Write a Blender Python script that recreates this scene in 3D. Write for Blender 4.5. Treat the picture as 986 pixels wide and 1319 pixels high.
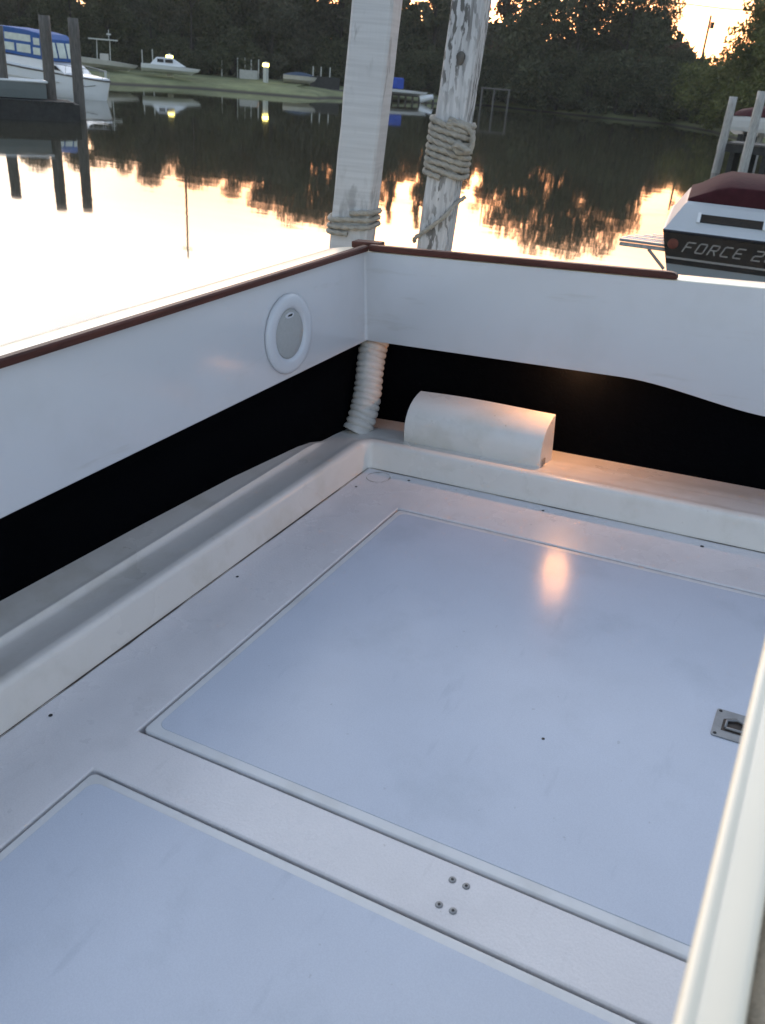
import bpy, bmesh, math, random
import numpy as np
from mathutils import Vector, Matrix
for o in list(bpy.data.objects): bpy.data.objects.remove(o)
S = bpy.context.scene; COL = S.collection
R = math.radians
# ------------------------------------------------------------------ camera
cam = bpy.data.cameras.new('camera'); camo = bpy.data.objects.new('camera', cam); COL.objects.link(camo); S.camera = camo
cam.sensor_fit = 'HORIZONTAL'; cam.sensor_width = 36.0; cam.lens = 36.0 * 1101 / 986
cam.dof.use_dof = True; cam.dof.focus_distance = 3.2; cam.dof.aperture_fstop = 8.0; cam.clip_start = 0.02; cam.clip_end = 6000
_cr = Matrix(((0.85806, 0.50803, 0.0751), (-0.29208, 0.3625, 0.88503), (0.4224, -0.78135, 0.45943))).transposed()
camo.matrix_world = Matrix.Translation((0, 0, 2.3)) @ _cr.to_4x4()
# ------------------------------------------------------------------ sky, sun, exposure
SUN_AZ, SUN_EL, HAZE = -26.0, 3.5, 3.1
w = bpy.data.worlds.new('World'); S.world = w; w.use_nodes = True
nt = w.node_tree; bg = nt.nodes['Background']
sky = nt.nodes.new('ShaderNodeTexSky'); sky.sky_type = 'NISHITA'; sky.sun_disc = False
sky.sun_elevation = R(SUN_EL); sky.sun_rotation = R(SUN_AZ); sky.dust_density = .7; sky.ozone_density = 2.5; sky.air_density = 1.0
# thin bright evening haze in the western half of the sky, strongest round the sunset
NN, LL = nt.nodes, nt.links
tcw = NN.new('ShaderNodeTexCoord'); 
def vm(op, a, b=None):
    n = NN.new('ShaderNodeVectorMath'); n.operation = op; LL.new(a, n.inputs[0])
    if b is not None: n.inputs[1].default_value = b
    return n
def mr(src, a, b, c, d, smooth=True):
    n = NN.new('ShaderNodeMapRange'); n.interpolation_type = 'SMOOTHSTEP' if smooth else 'LINEAR'; LL.new(src, n.inputs[0])
    for i, v in enumerate((a, b, c, d)): n.inputs[1 + i].default_value = v
    return n.outputs[0]
nrm = vm('NORMALIZE', tcw.outputs['Generated']).outputs[0]
dsun = vm('DOT_PRODUCT', nrm, (math.sin(R(-48)), math.cos(R(-48)), 0)).outputs['Value']
glow = mr(dsun, 0.2, 1.0, 0.0, 1.0)
cmap = NN.new('ShaderNodeMapping'); cmap.inputs['Scale'].default_value = (2.0, 2.0, 9.0); LL.new(nrm, cmap.inputs[0])
cn = NN.new('ShaderNodeTexNoise'); cn.inputs['Scale'].default_value = 1.6; cn.inputs['Detail'].default_value = 5; LL.new(cmap.outputs[0], cn.inputs['Vector'])
sep = NN.new('ShaderNodeSeparateXYZ'); LL.new(nrm, sep.inputs[0])
cl = NN.new('ShaderNodeValToRGB'); LL.new(sep.outputs['Z'], cl.inputs[0]); E_ = cl.color_ramp.elements
E_[0].position = 0.0; E_[0].color = (.60, .42, .28, 1); E_[1].position = .85; E_[1].color = (.75, .88, 1, 1)
for p_, c_ in ((.11, (.66, .48, .34, 1)), (.17, (.80, .68, .53, 1)), (.24, (.95, .90, .78, 1)), (.32, (.98, .98, .90, 1)), (.5, (.90, .99, .98, 1))): e_ = E_.new(p_); e_.color = c_
amt = NN.new('ShaderNodeMath'); amt.operation = 'MULTIPLY'; LL.new(glow, amt.inputs[0]); LL.new(mr(cn.outputs[0], .3, .7, .75, 1.25), amt.inputs[1])
sc_ = NN.new('ShaderNodeVectorMath'); sc_.operation = 'SCALE'; LL.new(cl.outputs[0], sc_.inputs[0]); LL.new(amt.outputs[0], sc_.inputs['Scale'])
sc2 = vm('SCALE', sc_.outputs[0]); sc2.inputs['Scale'].default_value = HAZE
add = NN.new('ShaderNodeVectorMath'); add.operation = 'ADD'; hs = NN.new('ShaderNodeHueSaturation'); hs.inputs['Saturation'].default_value = .72; LL.new(sky.outputs[0], hs.inputs['Color']); LL.new(hs.outputs[0], add.inputs[0]); LL.new(sc2.outputs[0], add.inputs[1])
lo = NN.new('ShaderNodeValToRGB'); LL.new(sep.outputs['Z'], lo.inputs[0]); F_ = lo.color_ramp.elements
F_[0].position = 0.0; F_[0].color = (.95, .60, .42, 1); F_[1].position = .26; F_[1].color = (1, 1, 1, 1)
for p_, c_ in ((.14, (.92, .54, .36, 1)), (.175, (.95, .72, .56, 1)), (.21, (1, .93, .84, 1))): e_ = F_.new(p_); e_.color = c_
lom = NN.new('ShaderNodeVectorMath'); lom.operation = 'MULTIPLY'; LL.new(add.outputs[0], lom.inputs[0]); 
dso = vm('DOT_PRODUCT', nrm, (math.sin(R(-21)), math.cos(R(-21)), 0)).outputs['Value']
azf = mr(dso, .80, .965, .12, 1.0); lmx = NN.new('ShaderNodeMix'); lmx.data_type = 'RGBA'; LL.new(azf, lmx.inputs[0]); lmx.inputs[6].default_value = (1, 1, 1, 1); LL.new(lo.outputs[0], lmx.inputs[7])
LL.new(lmx.outputs[2], lom.inputs[1])
wbal = vm('MULTIPLY', lom.outputs[0], (1.06, .958, .92)); LL.new(wbal.outputs[0], bg.inputs[0]); bg.inputs[1].default_value = 0.15
sl = bpy.data.lights.new('sun', 'SUN'); sun = bpy.data.objects.new('sun', sl); COL.objects.link(sun)
sl.energy = 0.12; sl.angle = R(3); sl.color = (1, .62, .36)
sd = Vector((math.sin(R(SUN_AZ)) * math.cos(R(SUN_EL)), math.cos(R(SUN_AZ)) * math.cos(R(SUN_EL)), math.sin(R(SUN_EL))))
sun.rotation_euler = sd.to_track_quat('Z', 'Y').to_euler()
S.view_settings.view_transform = 'Standard'; S.view_settings.look = 'None'; S.view_settings.exposure = 2.4
S.render.engine = 'CYCLES'
# ------------------------------------------------------------------ helpers
rnd = random.Random(7)
def tag(o, label=None, cat=None, group=None, kind=None):
    if label: o['label'] = label
    if cat: o['category'] = cat
    if group: o['group'] = group
    if kind: o['kind'] = kind
    return o
def empty(name, loc=(0, 0, 0), rz=0, label=None, cat=None, group=None):
    o = bpy.data.objects.new(name, None); COL.objects.link(o); o.location = loc; o.rotation_euler = (0, 0, rz)
    o.empty_display_size = .2
    return tag(o, label, cat, group)
def link(name, me, mat, parent=None, smooth=False, loc=None):
    o = bpy.data.objects.new(name, me); COL.objects.link(o)
    if mat:
        for m in (mat if isinstance(mat, (list, tuple)) else [mat]): me.materials.append(m)
    if parent: o.parent = parent
    if loc: o.location = loc
    if smooth: me.shade_smooth()
    return o
def bevel(o, w=.004, seg=3, ang=35):
    m = o.modifiers.new('bevel', 'BEVEL'); m.width = w; m.segments = seg; m.limit_method = 'ANGLE'; m.angle_limit = R(ang)
    o.data.shade_smooth()
    m.harden_normals = True
    return o
class MB:
    def __init__(s): s.v = []; s.f = []; s.mi = []; s.m = 0
    def add(s, vs, fs):
        b = len(s.v); s.v += [tuple(v) for v in vs]; s.f += [tuple(b + i for i in f) for f in fs]; s.mi += [s.m] * len(fs); return s
    def box(s, x0, x1, y0, y1, z0, z1):
        return s.add([(x, y, z) for z in (z0, z1) for y in (y0, y1) for x in (x0, x1)],
                     [(0, 2, 3, 1), (4, 5, 7, 6), (0, 1, 5, 4), (2, 6, 7, 3), (0, 4, 6, 2), (1, 3, 7, 5)])
    def tube(s, pts, r, n=10, cap=True):
        pts = [Vector(p) for p in pts]; rs = r if isinstance(r, (list, tuple)) else [r] * len(pts)
        vs = []; fs = []; t0 = (pts[1] - pts[0]).normalized()
        up = Vector((0, 0, 1)) if abs(t0.z) < .9 else Vector((1, 0, 0)); a = t0.cross(up).normalized()
        for i, p in enumerate(pts):
            t = (pts[min(i + 1, len(pts) - 1)] - pts[max(i - 1, 0)]).normalized()
            a = (a - t * a.dot(t)).normalized(); b = t.cross(a)
            for k in range(n):
                an = 2 * math.pi * k / n; vs.append(p + (a * math.cos(an) + b * math.sin(an)) * rs[i])
        for i in range(len(pts) - 1):
            for k in range(n):
                k2 = (k + 1) % n; fs.append((i * n + k, i * n + k2, (i + 1) * n + k2, (i + 1) * n + k))
        if cap: fs += [tuple(range(n))[::-1], tuple((len(pts) - 1) * n + k for k in range(n))]
        return s.add(vs, fs)
    def grid(s, rows, closed=False, caps=False):
        n = len(rows[0]); vs = [v for r in rows for v in r]; fs = []
        for i in range(len(rows) - 1):
            for k in range(n if closed else n - 1):
                k2 = (k + 1) % n; fs.append((i * n + k, (i + 1) * n + k, (i + 1) * n + k2, i * n + k2))
        if caps: fs += [tuple(range(n)), tuple((len(rows) - 1) * n + k for k in range(n))[::-1]]
        return s.add(vs, fs)
    def build(s, name, mat, parent=None, smooth=False, fix=True):
        me = bpy.data.meshes.new(name); me.from_pydata(s.v, [], s.f)
        if isinstance(mat, (list, tuple)): me.polygons.foreach_set('material_index', s.mi)
        if fix:
            bm = bmesh.new(); bm.from_mesh(me); bmesh.ops.recalc_face_normals(bm, faces=bm.faces); bm.to_mesh(me); bm.free()
        return link(name, me, mat, parent, smooth)
# ------------------------------------------------------------------ materials
def mat(name, col, rough=.5, var=.0, vscale=4, bump=0, bscale=80, metal=0, coat=0, spec=.5, rvar=0, var2=None, coord='Object', stretch=(1, 1, 1)):
    m = bpy.data.materials.new(name); m.use_nodes = True; t = m.node_tree; N = t.nodes; L = t.links; p = N['Principled BSDF']
    p.inputs['Base Color'].default_value = (*col, 1); p.inputs['Roughness'].default_value = rough; p.inputs['Metallic'].default_value = metal
    p.inputs['Coat Weight'].default_value = coat; p.inputs['Coat Roughness'].default_value = .06; p.inputs['Specular IOR Level'].default_value = spec
    tc = N.new('ShaderNodeTexCoord'); mp = N.new('ShaderNodeMapping'); mp.inputs['Scale'].default_value = stretch; L.new(tc.outputs[coord], mp.inputs[0])
    if var:
        n = N.new('ShaderNodeTexNoise'); n.inputs['Scale'].default_value = vscale; n.inputs['Detail'].default_value = 6; n.inputs['Roughness'].default_value = .65
        L.new(mp.outputs[0], n.inputs['Vector'])
        r = N.new('ShaderNodeValToRGB'); r.color_ramp.elements[0].position = .3 if var > .12 else .12; r.color_ramp.elements[1].position = .7 if var > .12 else .88; n.inputs['Detail'].default_value = 6 if var > .12 else 3
        c0 = var2 or tuple(c * (1 - var) for c in col); r.color_ramp.elements[0].color = (*c0, 1); r.color_ramp.elements[1].color = (*[min(1, c * (1 + var * .5)) for c in col], 1)
        L.new(n.outputs[0], r.inputs[0]); L.new(r.outputs[0], p.inputs['Base Color'])
    if rvar:
        n = N.new('ShaderNodeTexNoise'); n.inputs['Scale'].default_value = 3.1; n.inputs['Detail'].default_value = 8; L.new(tc.outputs[coord], n.inputs['Vector'])
        q = N.new('ShaderNodeMapRange'); q.inputs[1].default_value = .3; q.inputs[2].default_value = .7; q.inputs[3].default_value = max(.02, rough - rvar); q.inputs[4].default_value = rough + rvar
        L.new(n.outputs[0], q.inputs[0]); L.new(q.outputs[0], p.inputs['Roughness'])
    if bump:
        n = N.new('ShaderNodeTexNoise'); n.inputs['Scale'].default_value = bscale; n.inputs['Detail'].default_value = 4; L.new(mp.outputs[0], n.inputs['Vector'])
        b = N.new('ShaderNodeBump'); b.inputs['Strength'].default_value = bump; b.inputs['Distance'].default_value = .01; L.new(n.outputs[0], b.inputs['Height']); L.new(b.outputs[0], p.inputs['Normal'])
    return m
M = {}
M['gel'] = mat('white_gelcoat', (.63, .63, .65), .17, var=.02, vscale=2.5, bump=.03, bscale=6, coat=.3, rvar=.01)
M['liner'] = mat('moulded_liner', (.77, .73, .68), .32, var=.05, vscale=3, bump=.06, bscale=30, rvar=.1)
M['sole'] = mat('painted_sole', (.70, .685, .70), .29, var=.07, vscale=5, bump=.10, bscale=120, rvar=.1)
M['nonskid'] = mat('blue_grey_nonskid', (.555, .60, .685), .19, var=.09, vscale=2.2, bump=.05, bscale=420, spec=.24, rvar=.01)
M['hrim'] = mat('hatch_rim', (.65, .66, .67), .30, var=.08, vscale=6, bump=.05, bscale=60)
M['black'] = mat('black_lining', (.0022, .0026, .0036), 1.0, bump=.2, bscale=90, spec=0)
M['teak'] = mat('varnished_teak', (.085, .024, .016), .5, var=.5, vscale=9, bump=.2, bscale=60, spec=.3, stretch=(6, .6, 6))
M['teakx'] = mat('varnished_teak_across', (.085, .024, .016), .5, var=.5, vscale=9, bump=.2, bscale=60, spec=.3, stretch=(.6, 6, 6))
M['caulk'] = mat('dark_caulk', (.06, .045, .035), .7, var=.4, vscale=30)
M['plastic'] = mat('white_plastic', (.62, .63, .66), .3, var=.03, bump=.02)
M['grille'] = mat('speaker_cloth', (.45, .45, .44), .7, var=.12, vscale=60, bump=.5, bscale=400)
M['hose'] = mat('corrugated_plastic', (.62, .59, .55), .4, var=.14, vscale=14, bump=.1)
M['steel'] = mat('brushed_steel', (.26, .265, .27), .38, metal=.3, var=.2, vscale=25, bump=.1, bscale=200)
M['dark'] = mat('dark_hole', (.012, .012, .014), .6)
M['cream'] = mat('cream_gelcoat', (.92, .83, .66), .3, var=.06, vscale=5, bump=.05, bscale=20, coat=.2)
M['tan'] = mat('tan_cloth', (.56, .48, .39), .85, var=.4, vscale=35, bump=.6, bscale=150)
M['patch'] = mat('stained_patch', (.30, .27, .24), .6, var=.4, vscale=60)
M['white'] = mat('white_boat_paint', (.74, .75, .76), .25, var=.06, vscale=2, coat=.2)
M['offwhite'] = mat('aged_white_hull', (.52, .50, .46), .35, var=.14, vscale=1.5)  # one even off-white tone for hulls, console and chine stripe
M['grey'] = mat('light_grey_hull', (.27, .29, .30), .25, var=.08, vscale=2, coat=.3)
M['deckgrey'] = mat('pale_grey_deck', (.52, .54, .56), .35, var=.06, vscale=3)
M['stripe'] = mat('black_hull_stripe', (.008, .008, .010), .25, coat=.3)
M['letter'] = mat('silver_lettering', (.30, .28, .26), .4)
M['burg'] = mat('burgundy_canvas', (.05, .011, .015), .9, var=.3, vscale=9, bump=.5, bscale=14, spec=.2)
M['blue'] = mat('blue_canvas', (.035, .11, .33), .85, var=.2, vscale=4, bump=.4, bscale=12)
M['bluet'] = mat('blue_tarp', (.015, .07, .42), .6, var=.2, vscale=4, bump=.4, bscale=12)
M['clear'] = mat('pale_lit_window_vinyl', (.62, .68, .62), .2, var=.2, vscale=3)  # clear panes: the white light on them is put into this pale colour
M['wood'] = mat('weathered_piling', (.13, .12, .11), .85, var=.45, vscale=6, bump=.8, bscale=20, stretch=(4, 4, .6))
M['woodl'] = mat('pale_weathered_piling', (.42, .41, .39), .85, var=.45, vscale=6, bump=.8, bscale=20, stretch=(4, 4, .6))
M['plank'] = mat('dark_dock_timber', (.035, .035, .034), .9, var=.5, vscale=5, bump=.6, bscale=18)
M['bluegrey'] = mat('blue_grey_skiff', (.15, .175, .18), .5, var=.12, vscale=3)
M['ped'] = mat('pale_pedestal', (.55, .56, .52), .5)
M['rope'] = mat('old_dock_line', (.40, .37, .32), .9, var=.25, vscale=60, bump=.6, bscale=300)
M['bark'] = mat('bark', (.05, .042, .035), .95, var=.4, vscale=6, bump=.8, bscale=12)
M['concrete'] = mat('pale_plastic_panel', (.42, .42, .40), .7, var=.15)
def emis(name, col, st):
    m = mat(name, col, .4); p = m.node_tree.nodes['Principled BSDF']; p.inputs['Emission Color'].default_value = (*col, 1); p.inputs['Emission Strength'].default_value = st; return m
def wear(m, layers):
    t = m.node_tree; N = t.nodes; L = t.links; p = N['Principled BSDF']; tc = N.new('ShaderNodeTexCoord')
    src = p.inputs['Base Color'].links[0].from_socket
    for sc, st, lo_, hi, dark, det in layers:
        mp = N.new('ShaderNodeMapping'); mp.inputs['Scale'].default_value = st; mp.inputs['Rotation'].default_value = (0, 0, .5); L.new(tc.outputs['Object'], mp.inputs[0])
        n = N.new('ShaderNodeTexNoise'); n.inputs['Scale'].default_value = sc; n.inputs['Detail'].default_value = det; n.inputs['Roughness'].default_value = .6; L.new(mp.outputs[0], n.inputs['Vector'])
        q = N.new('ShaderNodeMapRange'); q.interpolation_type = 'SMOOTHSTEP'; L.new(n.outputs[0], q.inputs[0]); q.inputs[1].default_value = lo_; q.inputs[2].default_value = hi; q.inputs[3].default_value = 0; q.inputs[4].default_value = 1
        mx = N.new('ShaderNodeMix'); mx.data_type = 'RGBA'; mx.blend_type = 'MULTIPLY'; L.new(q.outputs[0], mx.inputs[0]); L.new(src, mx.inputs[6]); mx.inputs[7].default_value = (*dark, 1); src = mx.outputs[2]
    L.new(src, p.inputs['Base Color'])
wear(M['nonskid'], [(300, (1, 1, 1), .35, .65, (.93, .93, .94), 2), (3.5, (1, 1, 1), .50, .72, (.91, .92, .92), 6), (14, (1, .2, 1), .60, .74, (.90, .91, .92), 5), (40, (1, 1, 1), .70, .76, (.78, .78, .78), 3)])
wear(M['sole'], [(220, (1, 1, 1), .35, .65, (.94, .94, .94), 2), (4.5, (1, 1, 1), .50, .70, (.93, .93, .93), 6), (18, (1, .2, 1), .60, .74, (.92, .92, .92), 5), (45, (1, 1, 1), .70, .76, (.70, .69, .67), 3)])
wear(M['liner'], [(5, (1, 1, 1), .48, .70, (.90, .89, .86), 6), (30, (1, 1, 1), .68, .76, (.78, .75, .70), 4)])
wear(M['gel'], [(3, (1, 1, 1), .48, .72, (.95, .95, .94), 5), (9, (.3, .3, 2), .62, .74, (.93, .92, .90), 5)])
wear(M['hrim'], [(6, (1, 1, 1), .48, .70, (.90, .89, .87), 6)])
M['lamp'] = emis('lamp_lens', (1, .55, .22), 1.2)
M['plamp'] = emis('yellow_lamp', (1, .80, .18), 2.5)
def paint_post(name, wear):
    m = mat(name, (.50, .50, .49), .6, bump=.35, bscale=30, stretch=(1, 1, .15)); t = m.node_tree; N = t.nodes; L = t.links; p = N['Principled BSDF']
    tc = N.new('ShaderNodeTexCoord')
    def noise(sc, st, det=5, dist=0):
        mp = N.new('ShaderNodeMapping'); mp.inputs['Scale'].default_value = st; L.new(tc.outputs['Object'], mp.inputs[0])
        n = N.new('ShaderNodeTexNoise'); n.inputs['Scale'].default_value = sc; n.inputs['Detail'].default_value = det; n.inputs['Distortion'].default_value = dist; L.new(mp.outputs[0], n.inputs['Vector']); return n
    a = noise(44 if wear > .5 else 14, (1, 1, .30), 8, .25); b = noise(5, (1, 1, .45)); g = noise(60, (1, 1, .06), 3) if wear > .5 else noise(9, (.25, .25, 6.0), 4)
    r = N.new('ShaderNodeValToRGB'); e = r.color_ramp.elements; e[0].position = .0; e[0].color = (1, 1, 1, 1); e[1].position = .47 - .0 * wear; e[1].color = (0, 0, 0, 1)
    e[0].position = .46 - .12 * (1 - wear)
    e[1].position = .52 - .12 * (1 - wear)
    mul = N.new('ShaderNodeMath'); mul.operation = 'MULTIPLY'; L.new(a.outputs[0], r.inputs[0])
    r2 = N.new('ShaderNodeValToRGB'); r2.color_ramp.elements[0].position = .38; r2.color_ramp.elements[1].position = .56
    L.new(b.outputs[0], r2.inputs[0]); L.new(r.outputs[0], mul.inputs[0]); L.new(r2.outputs[0], mul.inputs[1])
    ml = N.new('ShaderNodeMath'); ml.operation = 'MULTIPLY'; ml.inputs[1].default_value = .45 + .5 * wear; L.new(mul.outputs[0], ml.inputs[0])
    base = N.new('ShaderNodeValToRGB'); base.color_ramp.elements[0].color = (.42, .42, .43, 1) if wear > .5 else (.48, .48, .49, 1); base.color_ramp.elements[1].color = (.56, .56, .57, 1); base.color_ramp.elements[0].position = .35; base.color_ramp.elements[1].position = .65
    L.new(g.outputs[0], base.inputs[0])
    if wear > .5:
        ck = noise(34, (1, 1, .035), 4, .1); rc = N.new('ShaderNodeValToRGB'); rc.color_ramp.elements[0].position = .31; rc.color_ramp.elements[0].color = (.7, .7, .7, 1); rc.color_ramp.elements[1].position = .385; rc.color_ramp.elements[1].color = (0, 0, 0, 1)
        L.new(ck.outputs[0], rc.inputs[0]); mm = N.new('ShaderNodeMath'); mm.operation = 'MAXIMUM'; L.new(ml.outputs[0], mm.inputs[0]); L.new(rc.outputs[0], mm.inputs[1]); ml = mm
    mx = N.new('ShaderNodeMix'); mx.data_type = 'RGBA'; L.new(ml.outputs[0], mx.inputs[0]); L.new(base.outputs[0], mx.inputs[6]); mx.inputs[7].default_value = (.06, .055, .05, 1)
    L.new(mx.outputs[2], p.inputs['Base Color'])
    return m
M['post1'] = paint_post('painted_post', .15); M['post2'] = paint_post('peeling_post', .85)
def leafmat(name, a, b):
    m = bpy.data.materials.new(name); m.use_nodes = True; t = m.node_tree; N = t.nodes; L = t.links; p = N['Principled BSDF']
    gi = N.new('ShaderNodeNewGeometry'); r = N.new('ShaderNodeValToRGB'); r.color_ramp.elements[0].color = (*a, 1); r.color_ramp.elements[1].color = (*b, 1)
    L.new(gi.outputs['Random Per Island'], r.inputs[0]); L.new(r.outputs[0], p.inputs['Base Color']); p.inputs['Roughness'].default_value = .8; p.inputs['Specular IOR Level'].default_value = .15
    tr = N.new('ShaderNodeBsdfTranslucent'); L.new(r.outputs[0], tr.inputs[0]); mx = N.new('ShaderNodeMixShader'); mx.inputs[0].default_value = .2
    L.new(p.outputs[0], mx.inputs[1]); L.new(tr.outputs[0], mx.inputs[2]); L.new(mx.outputs[0], N['Material Output'].inputs[0]); return m
M['leafA'] = leafmat('dark_foliage', (.050, .058, .034), (.115, .12, .065))
M['leafB'] = leafmat('olive_foliage', (.07, .085, .03), (.15, .16, .055))
M['leafC'] = leafmat('russet_foliage', (.07, .05, .035), (.13, .085, .055))
M['leafD'] = leafmat('grey_green_foliage', (.062, .066, .046), (.12, .12, .08))
# ------------------------------------------------------------------ water
def water_mat():
    m = bpy.data.materials.new('still_creek_water'); m.use_nodes = True; t = m.node_tree; N = t.nodes; L = t.links; p = N['Principled BSDF']
    p.inputs['Base Color'].default_value = (.045, .042, .026, 1); p.inputs['Roughness'].default_value = .035; p.inputs['IOR'].default_value = 1.75
    tc = N.new('ShaderNodeTexCoord'); mp = N.new('ShaderNodeMapping'); mp.inputs['Scale'].default_value = (.45, 1.1, 1); mp.inputs['Rotation'].default_value = (0, 0, R(-27)); L.new(tc.outputs['Object'], mp.inputs[0])
    n = N.new('ShaderNodeTexNoise'); n.inputs['Scale'].default_value = 1.3; n.inputs['Detail'].default_value = 3; n.inputs['Roughness'].default_value = .45; L.new(mp.outputs[0], n.inputs['Vector'])
    n2 = N.new('ShaderNodeTexNoise'); n2.inputs['Scale'].default_value = .25; n2.inputs['Detail'].default_value = 1; L.new(mp.outputs[0], n2.inputs['Vector'])
    ad = N.new('ShaderNodeMath'); ad.operation = 'MULTIPLY_ADD'; ad.inputs[1].default_value = 1.6; L.new(n2.outputs[0], ad.inputs[0]); L.new(n.outputs[0], ad.inputs[2])
    b = N.new('ShaderNodeBump'); b.inputs['Strength'].default_value = 1.0; b.inputs['Distance'].default_value = .0019; L.new(ad.outputs[0], b.inputs['Height']); L.new(b.outputs[0], p.inputs['Normal'])
    return m
mb = MB(); mb.add([(-3000, -3000, 0), (3000, -3000, 0), (3000, 3000, 0), (-3000, 3000, 0)], [(0, 1, 2, 3)])
tag(mb.build('water', water_mat(), fix=False), kind='structure')
# ------------------------------------------------------------------ far bank: one terrain sheet folded along the shoreline
SH = [(-400, -300), (-190, -80), (-95, 5), (-60, 36), (-48.7, 46.8), (-46.8, 53.3), (-41.5, 56), (-39.4, 57.6), (-40.5, 61), (-39.5, 67), (-37, 72.5), (-36, 80), (-30, 79), (-24, 78), (-19, 79), (-14.5, 73), (-11.8, 66), (-8.5, 59), (-4, 55), (6, 52), (20, 50), (60, 40), (160, 0), (400, -200)]
def resample(P, step):
    out = []
    for a, b in zip(P, P[1:]):
        n = max(1, int(math.dist(a, b) / step)); n = min(n, 40)
        out += [(a[0] + (b[0] - a[0]) * i / n, a[1] + (b[1] - a[1]) * i / n) for i in range(n)]
    return out + [P[-1]]
sh = resample(SH, 1.5)
rows = []
for j, (dd, z) in enumerate([(-5, -1.2), (-.3, -.1), (0, .02), (.5, .25), (1.5, .42), (4, .6), (9, .72), (18, .8), (45, .9)]):
    r = []
    for i, (x, y) in enumerate(sh):
        a = sh[max(0, i - 3)]; b = sh[min(len(sh) - 1, i + 3)]; tx, ty = b[0] - a[0], b[1] - a[1]; l = math.hypot(tx, ty); nx, ny = -ty / l, tx / l
        cx, cy = -30, 66
        if dd > 4: nx, ny = (nx + (x * .5 - 0) / 90) , (ny + .8); l = math.hypot(nx, ny); nx /= l; ny /= l
        jit = (rnd.random() - .5) * .25 if 0 < dd < 10 else 0
        r.append((x + nx * dd, y + ny * dd, z + jit * .3 * (1 if dd > 1 else .3)))
    rows.append(r)
rows.append([(x * 9, abs(y) * 3 + 1500, 1.2) for x, y in sh])
def ground_mat():
    m = mat('bank_grass_and_mud', (.23, .245, .115), .95, var=.45, vscale=.5, bump=.5, bscale=3, coord='Object'); t = m.node_tree; N = t.nodes; L = t.links; p = N['Principled BSDF']
    g = N.new('ShaderNodeNewGeometry'); s = N.new('ShaderNodeSeparateXYZ'); L.new(g.outputs['Position'], s.inputs[0])
    mr = N.new('ShaderNodeMapRange'); mr.inputs[1].default_value = .04; mr.inputs[2].default_value = .16; L.new(s.outputs['Z'], mr.inputs[0])
    src = p.inputs['Base Color'].links[0].from_socket; mx = N.new('ShaderNodeMix'); mx.data_type = 'RGBA'; L.new(mr.outputs[0], mx.inputs[0]); mx.inputs[6].default_value = (.06, .05, .038, 1); L.new(src, mx.inputs[7]); L.new(mx.outputs[2], p.inputs['Base Color'])
    return m
mb = MB(); mb.grid(rows); tag(mb.build('ground', ground_mat(), smooth=True), kind='structure')
# ------------------------------------------------------------------ trees
def leaves(rs, blobs, n, size, V, F):
    """n leaf quads scattered in the outer part of the given blobs (cx,cy,cz,rx,ry,rz)"""
    w = np.array([b[3] * b[5] for b in blobs]); w /= w.sum(); idx = rs.choice(len(blobs), n, p=w); B = np.array(blobs)[idx]
    d = rs.normal(size=(n, 3)); d /= np.linalg.norm(d, axis=1)[:, None]; rad = rs.uniform(.25, 1.06, n) ** .6
    c = B[:, :3] + d * B[:, 3:] * rad[:, None]
    u = rs.normal(size=(n, 3)); u /= np.linalg.norm(u, axis=1)[:, None]; v = np.cross(u, rs.normal(size=(n, 3))); v /= np.linalg.norm(v, axis=1)[:, None]
    s = size * rs.uniform(.5, 1.3, n)[:, None]
    q = np.stack([c - u * s, c + v * s * .45, c + u * s, c - v * s * .45], 1)
    V.append(q.reshape(-1, 3))
def crown_mesh(name, seed, h, wd, n, size, conifer=False, sparse=False, base=.12):
    rs = np.random.RandomState(seed); blobs = []
    nb = 26 if not sparse else 20
    for i in range(nb):
        t = rs.uniform(base, 1) if not conifer else (i + .5) / nb
        prof = (math.sin(math.pi * min(1, .18 + t * .80)) ** .6) if not conifer else (1.05 - t) * .9
        a = rs.uniform(0, 6.28); rr = wd * .5 * prof * rs.uniform(.35, .95) * (1 if not conifer else .8); br = wd * rs.uniform(.11, .21) * (.75 if sparse else 1) * (1 if not conifer else max(.25, 1 - t * .8))
        blobs.append((rr * math.cos(a), rr * math.sin(a), h * t * .93, br, br, br * rs.uniform(.6, .95)))
    V = []; leaves(rs, blobs, n, size, V, None)
    V = np.concatenate(V); m = len(V) // 4
    me = bpy.data.meshes.new(name); me.vertices.add(len(V)); me.vertices.foreach_set('co', V.astype(np.float32).ravel())
    me.loops.add(m * 4); me.loops.foreach_set('vertex_index', np.arange(m * 4, dtype=np.int32)); me.polygons.add(m)
    me.polygons.foreach_set('loop_start', np.arange(0, m * 4, 4, dtype=np.int32)); me.update(calc_edges=True)
    return me, blobs
def trunk_mesh(name, h, blobs, r=.16):
    t = MB(); t.tube([(0, 0, -.3), (.05, 0, h * .3), (-.04, .05, h * .6), (0, 0, h * .92)], [r, r * .8, r * .5, r * .12], 8)
    for b in blobs[::2]:
        z0 = max(h * .12, b[2] - h * .2); t.tube([(0, 0, z0), (b[0] * .5, b[1] * .5, (z0 + b[2]) / 2 + .1), (b[0], b[1], b[2])], [r * .35, r * .22, r * .06], 5)
    me = bpy.data.meshes.new(name); me.from_pydata(t.v, [], t.f); me.materials.append(M['bark']); return me
kinds = {}
def kind(key, seed, h, wd, n, size, m, **k):
    me, bl = crown_mesh('crown', seed, h, wd, n, size, **k); me.materials.append(M[m]); kinds[key] = (me, trunk_mesh('trunk', h, bl), h, wd)
kind('dark1', 1, 10, 8.5, 14000, .17, 'leafA'); kind('dark2', 2, 10, 7.5, 13000, .17, 'leafA'); kind('grey', 3, 10, 8, 13000, .175, 'leafD')
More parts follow.
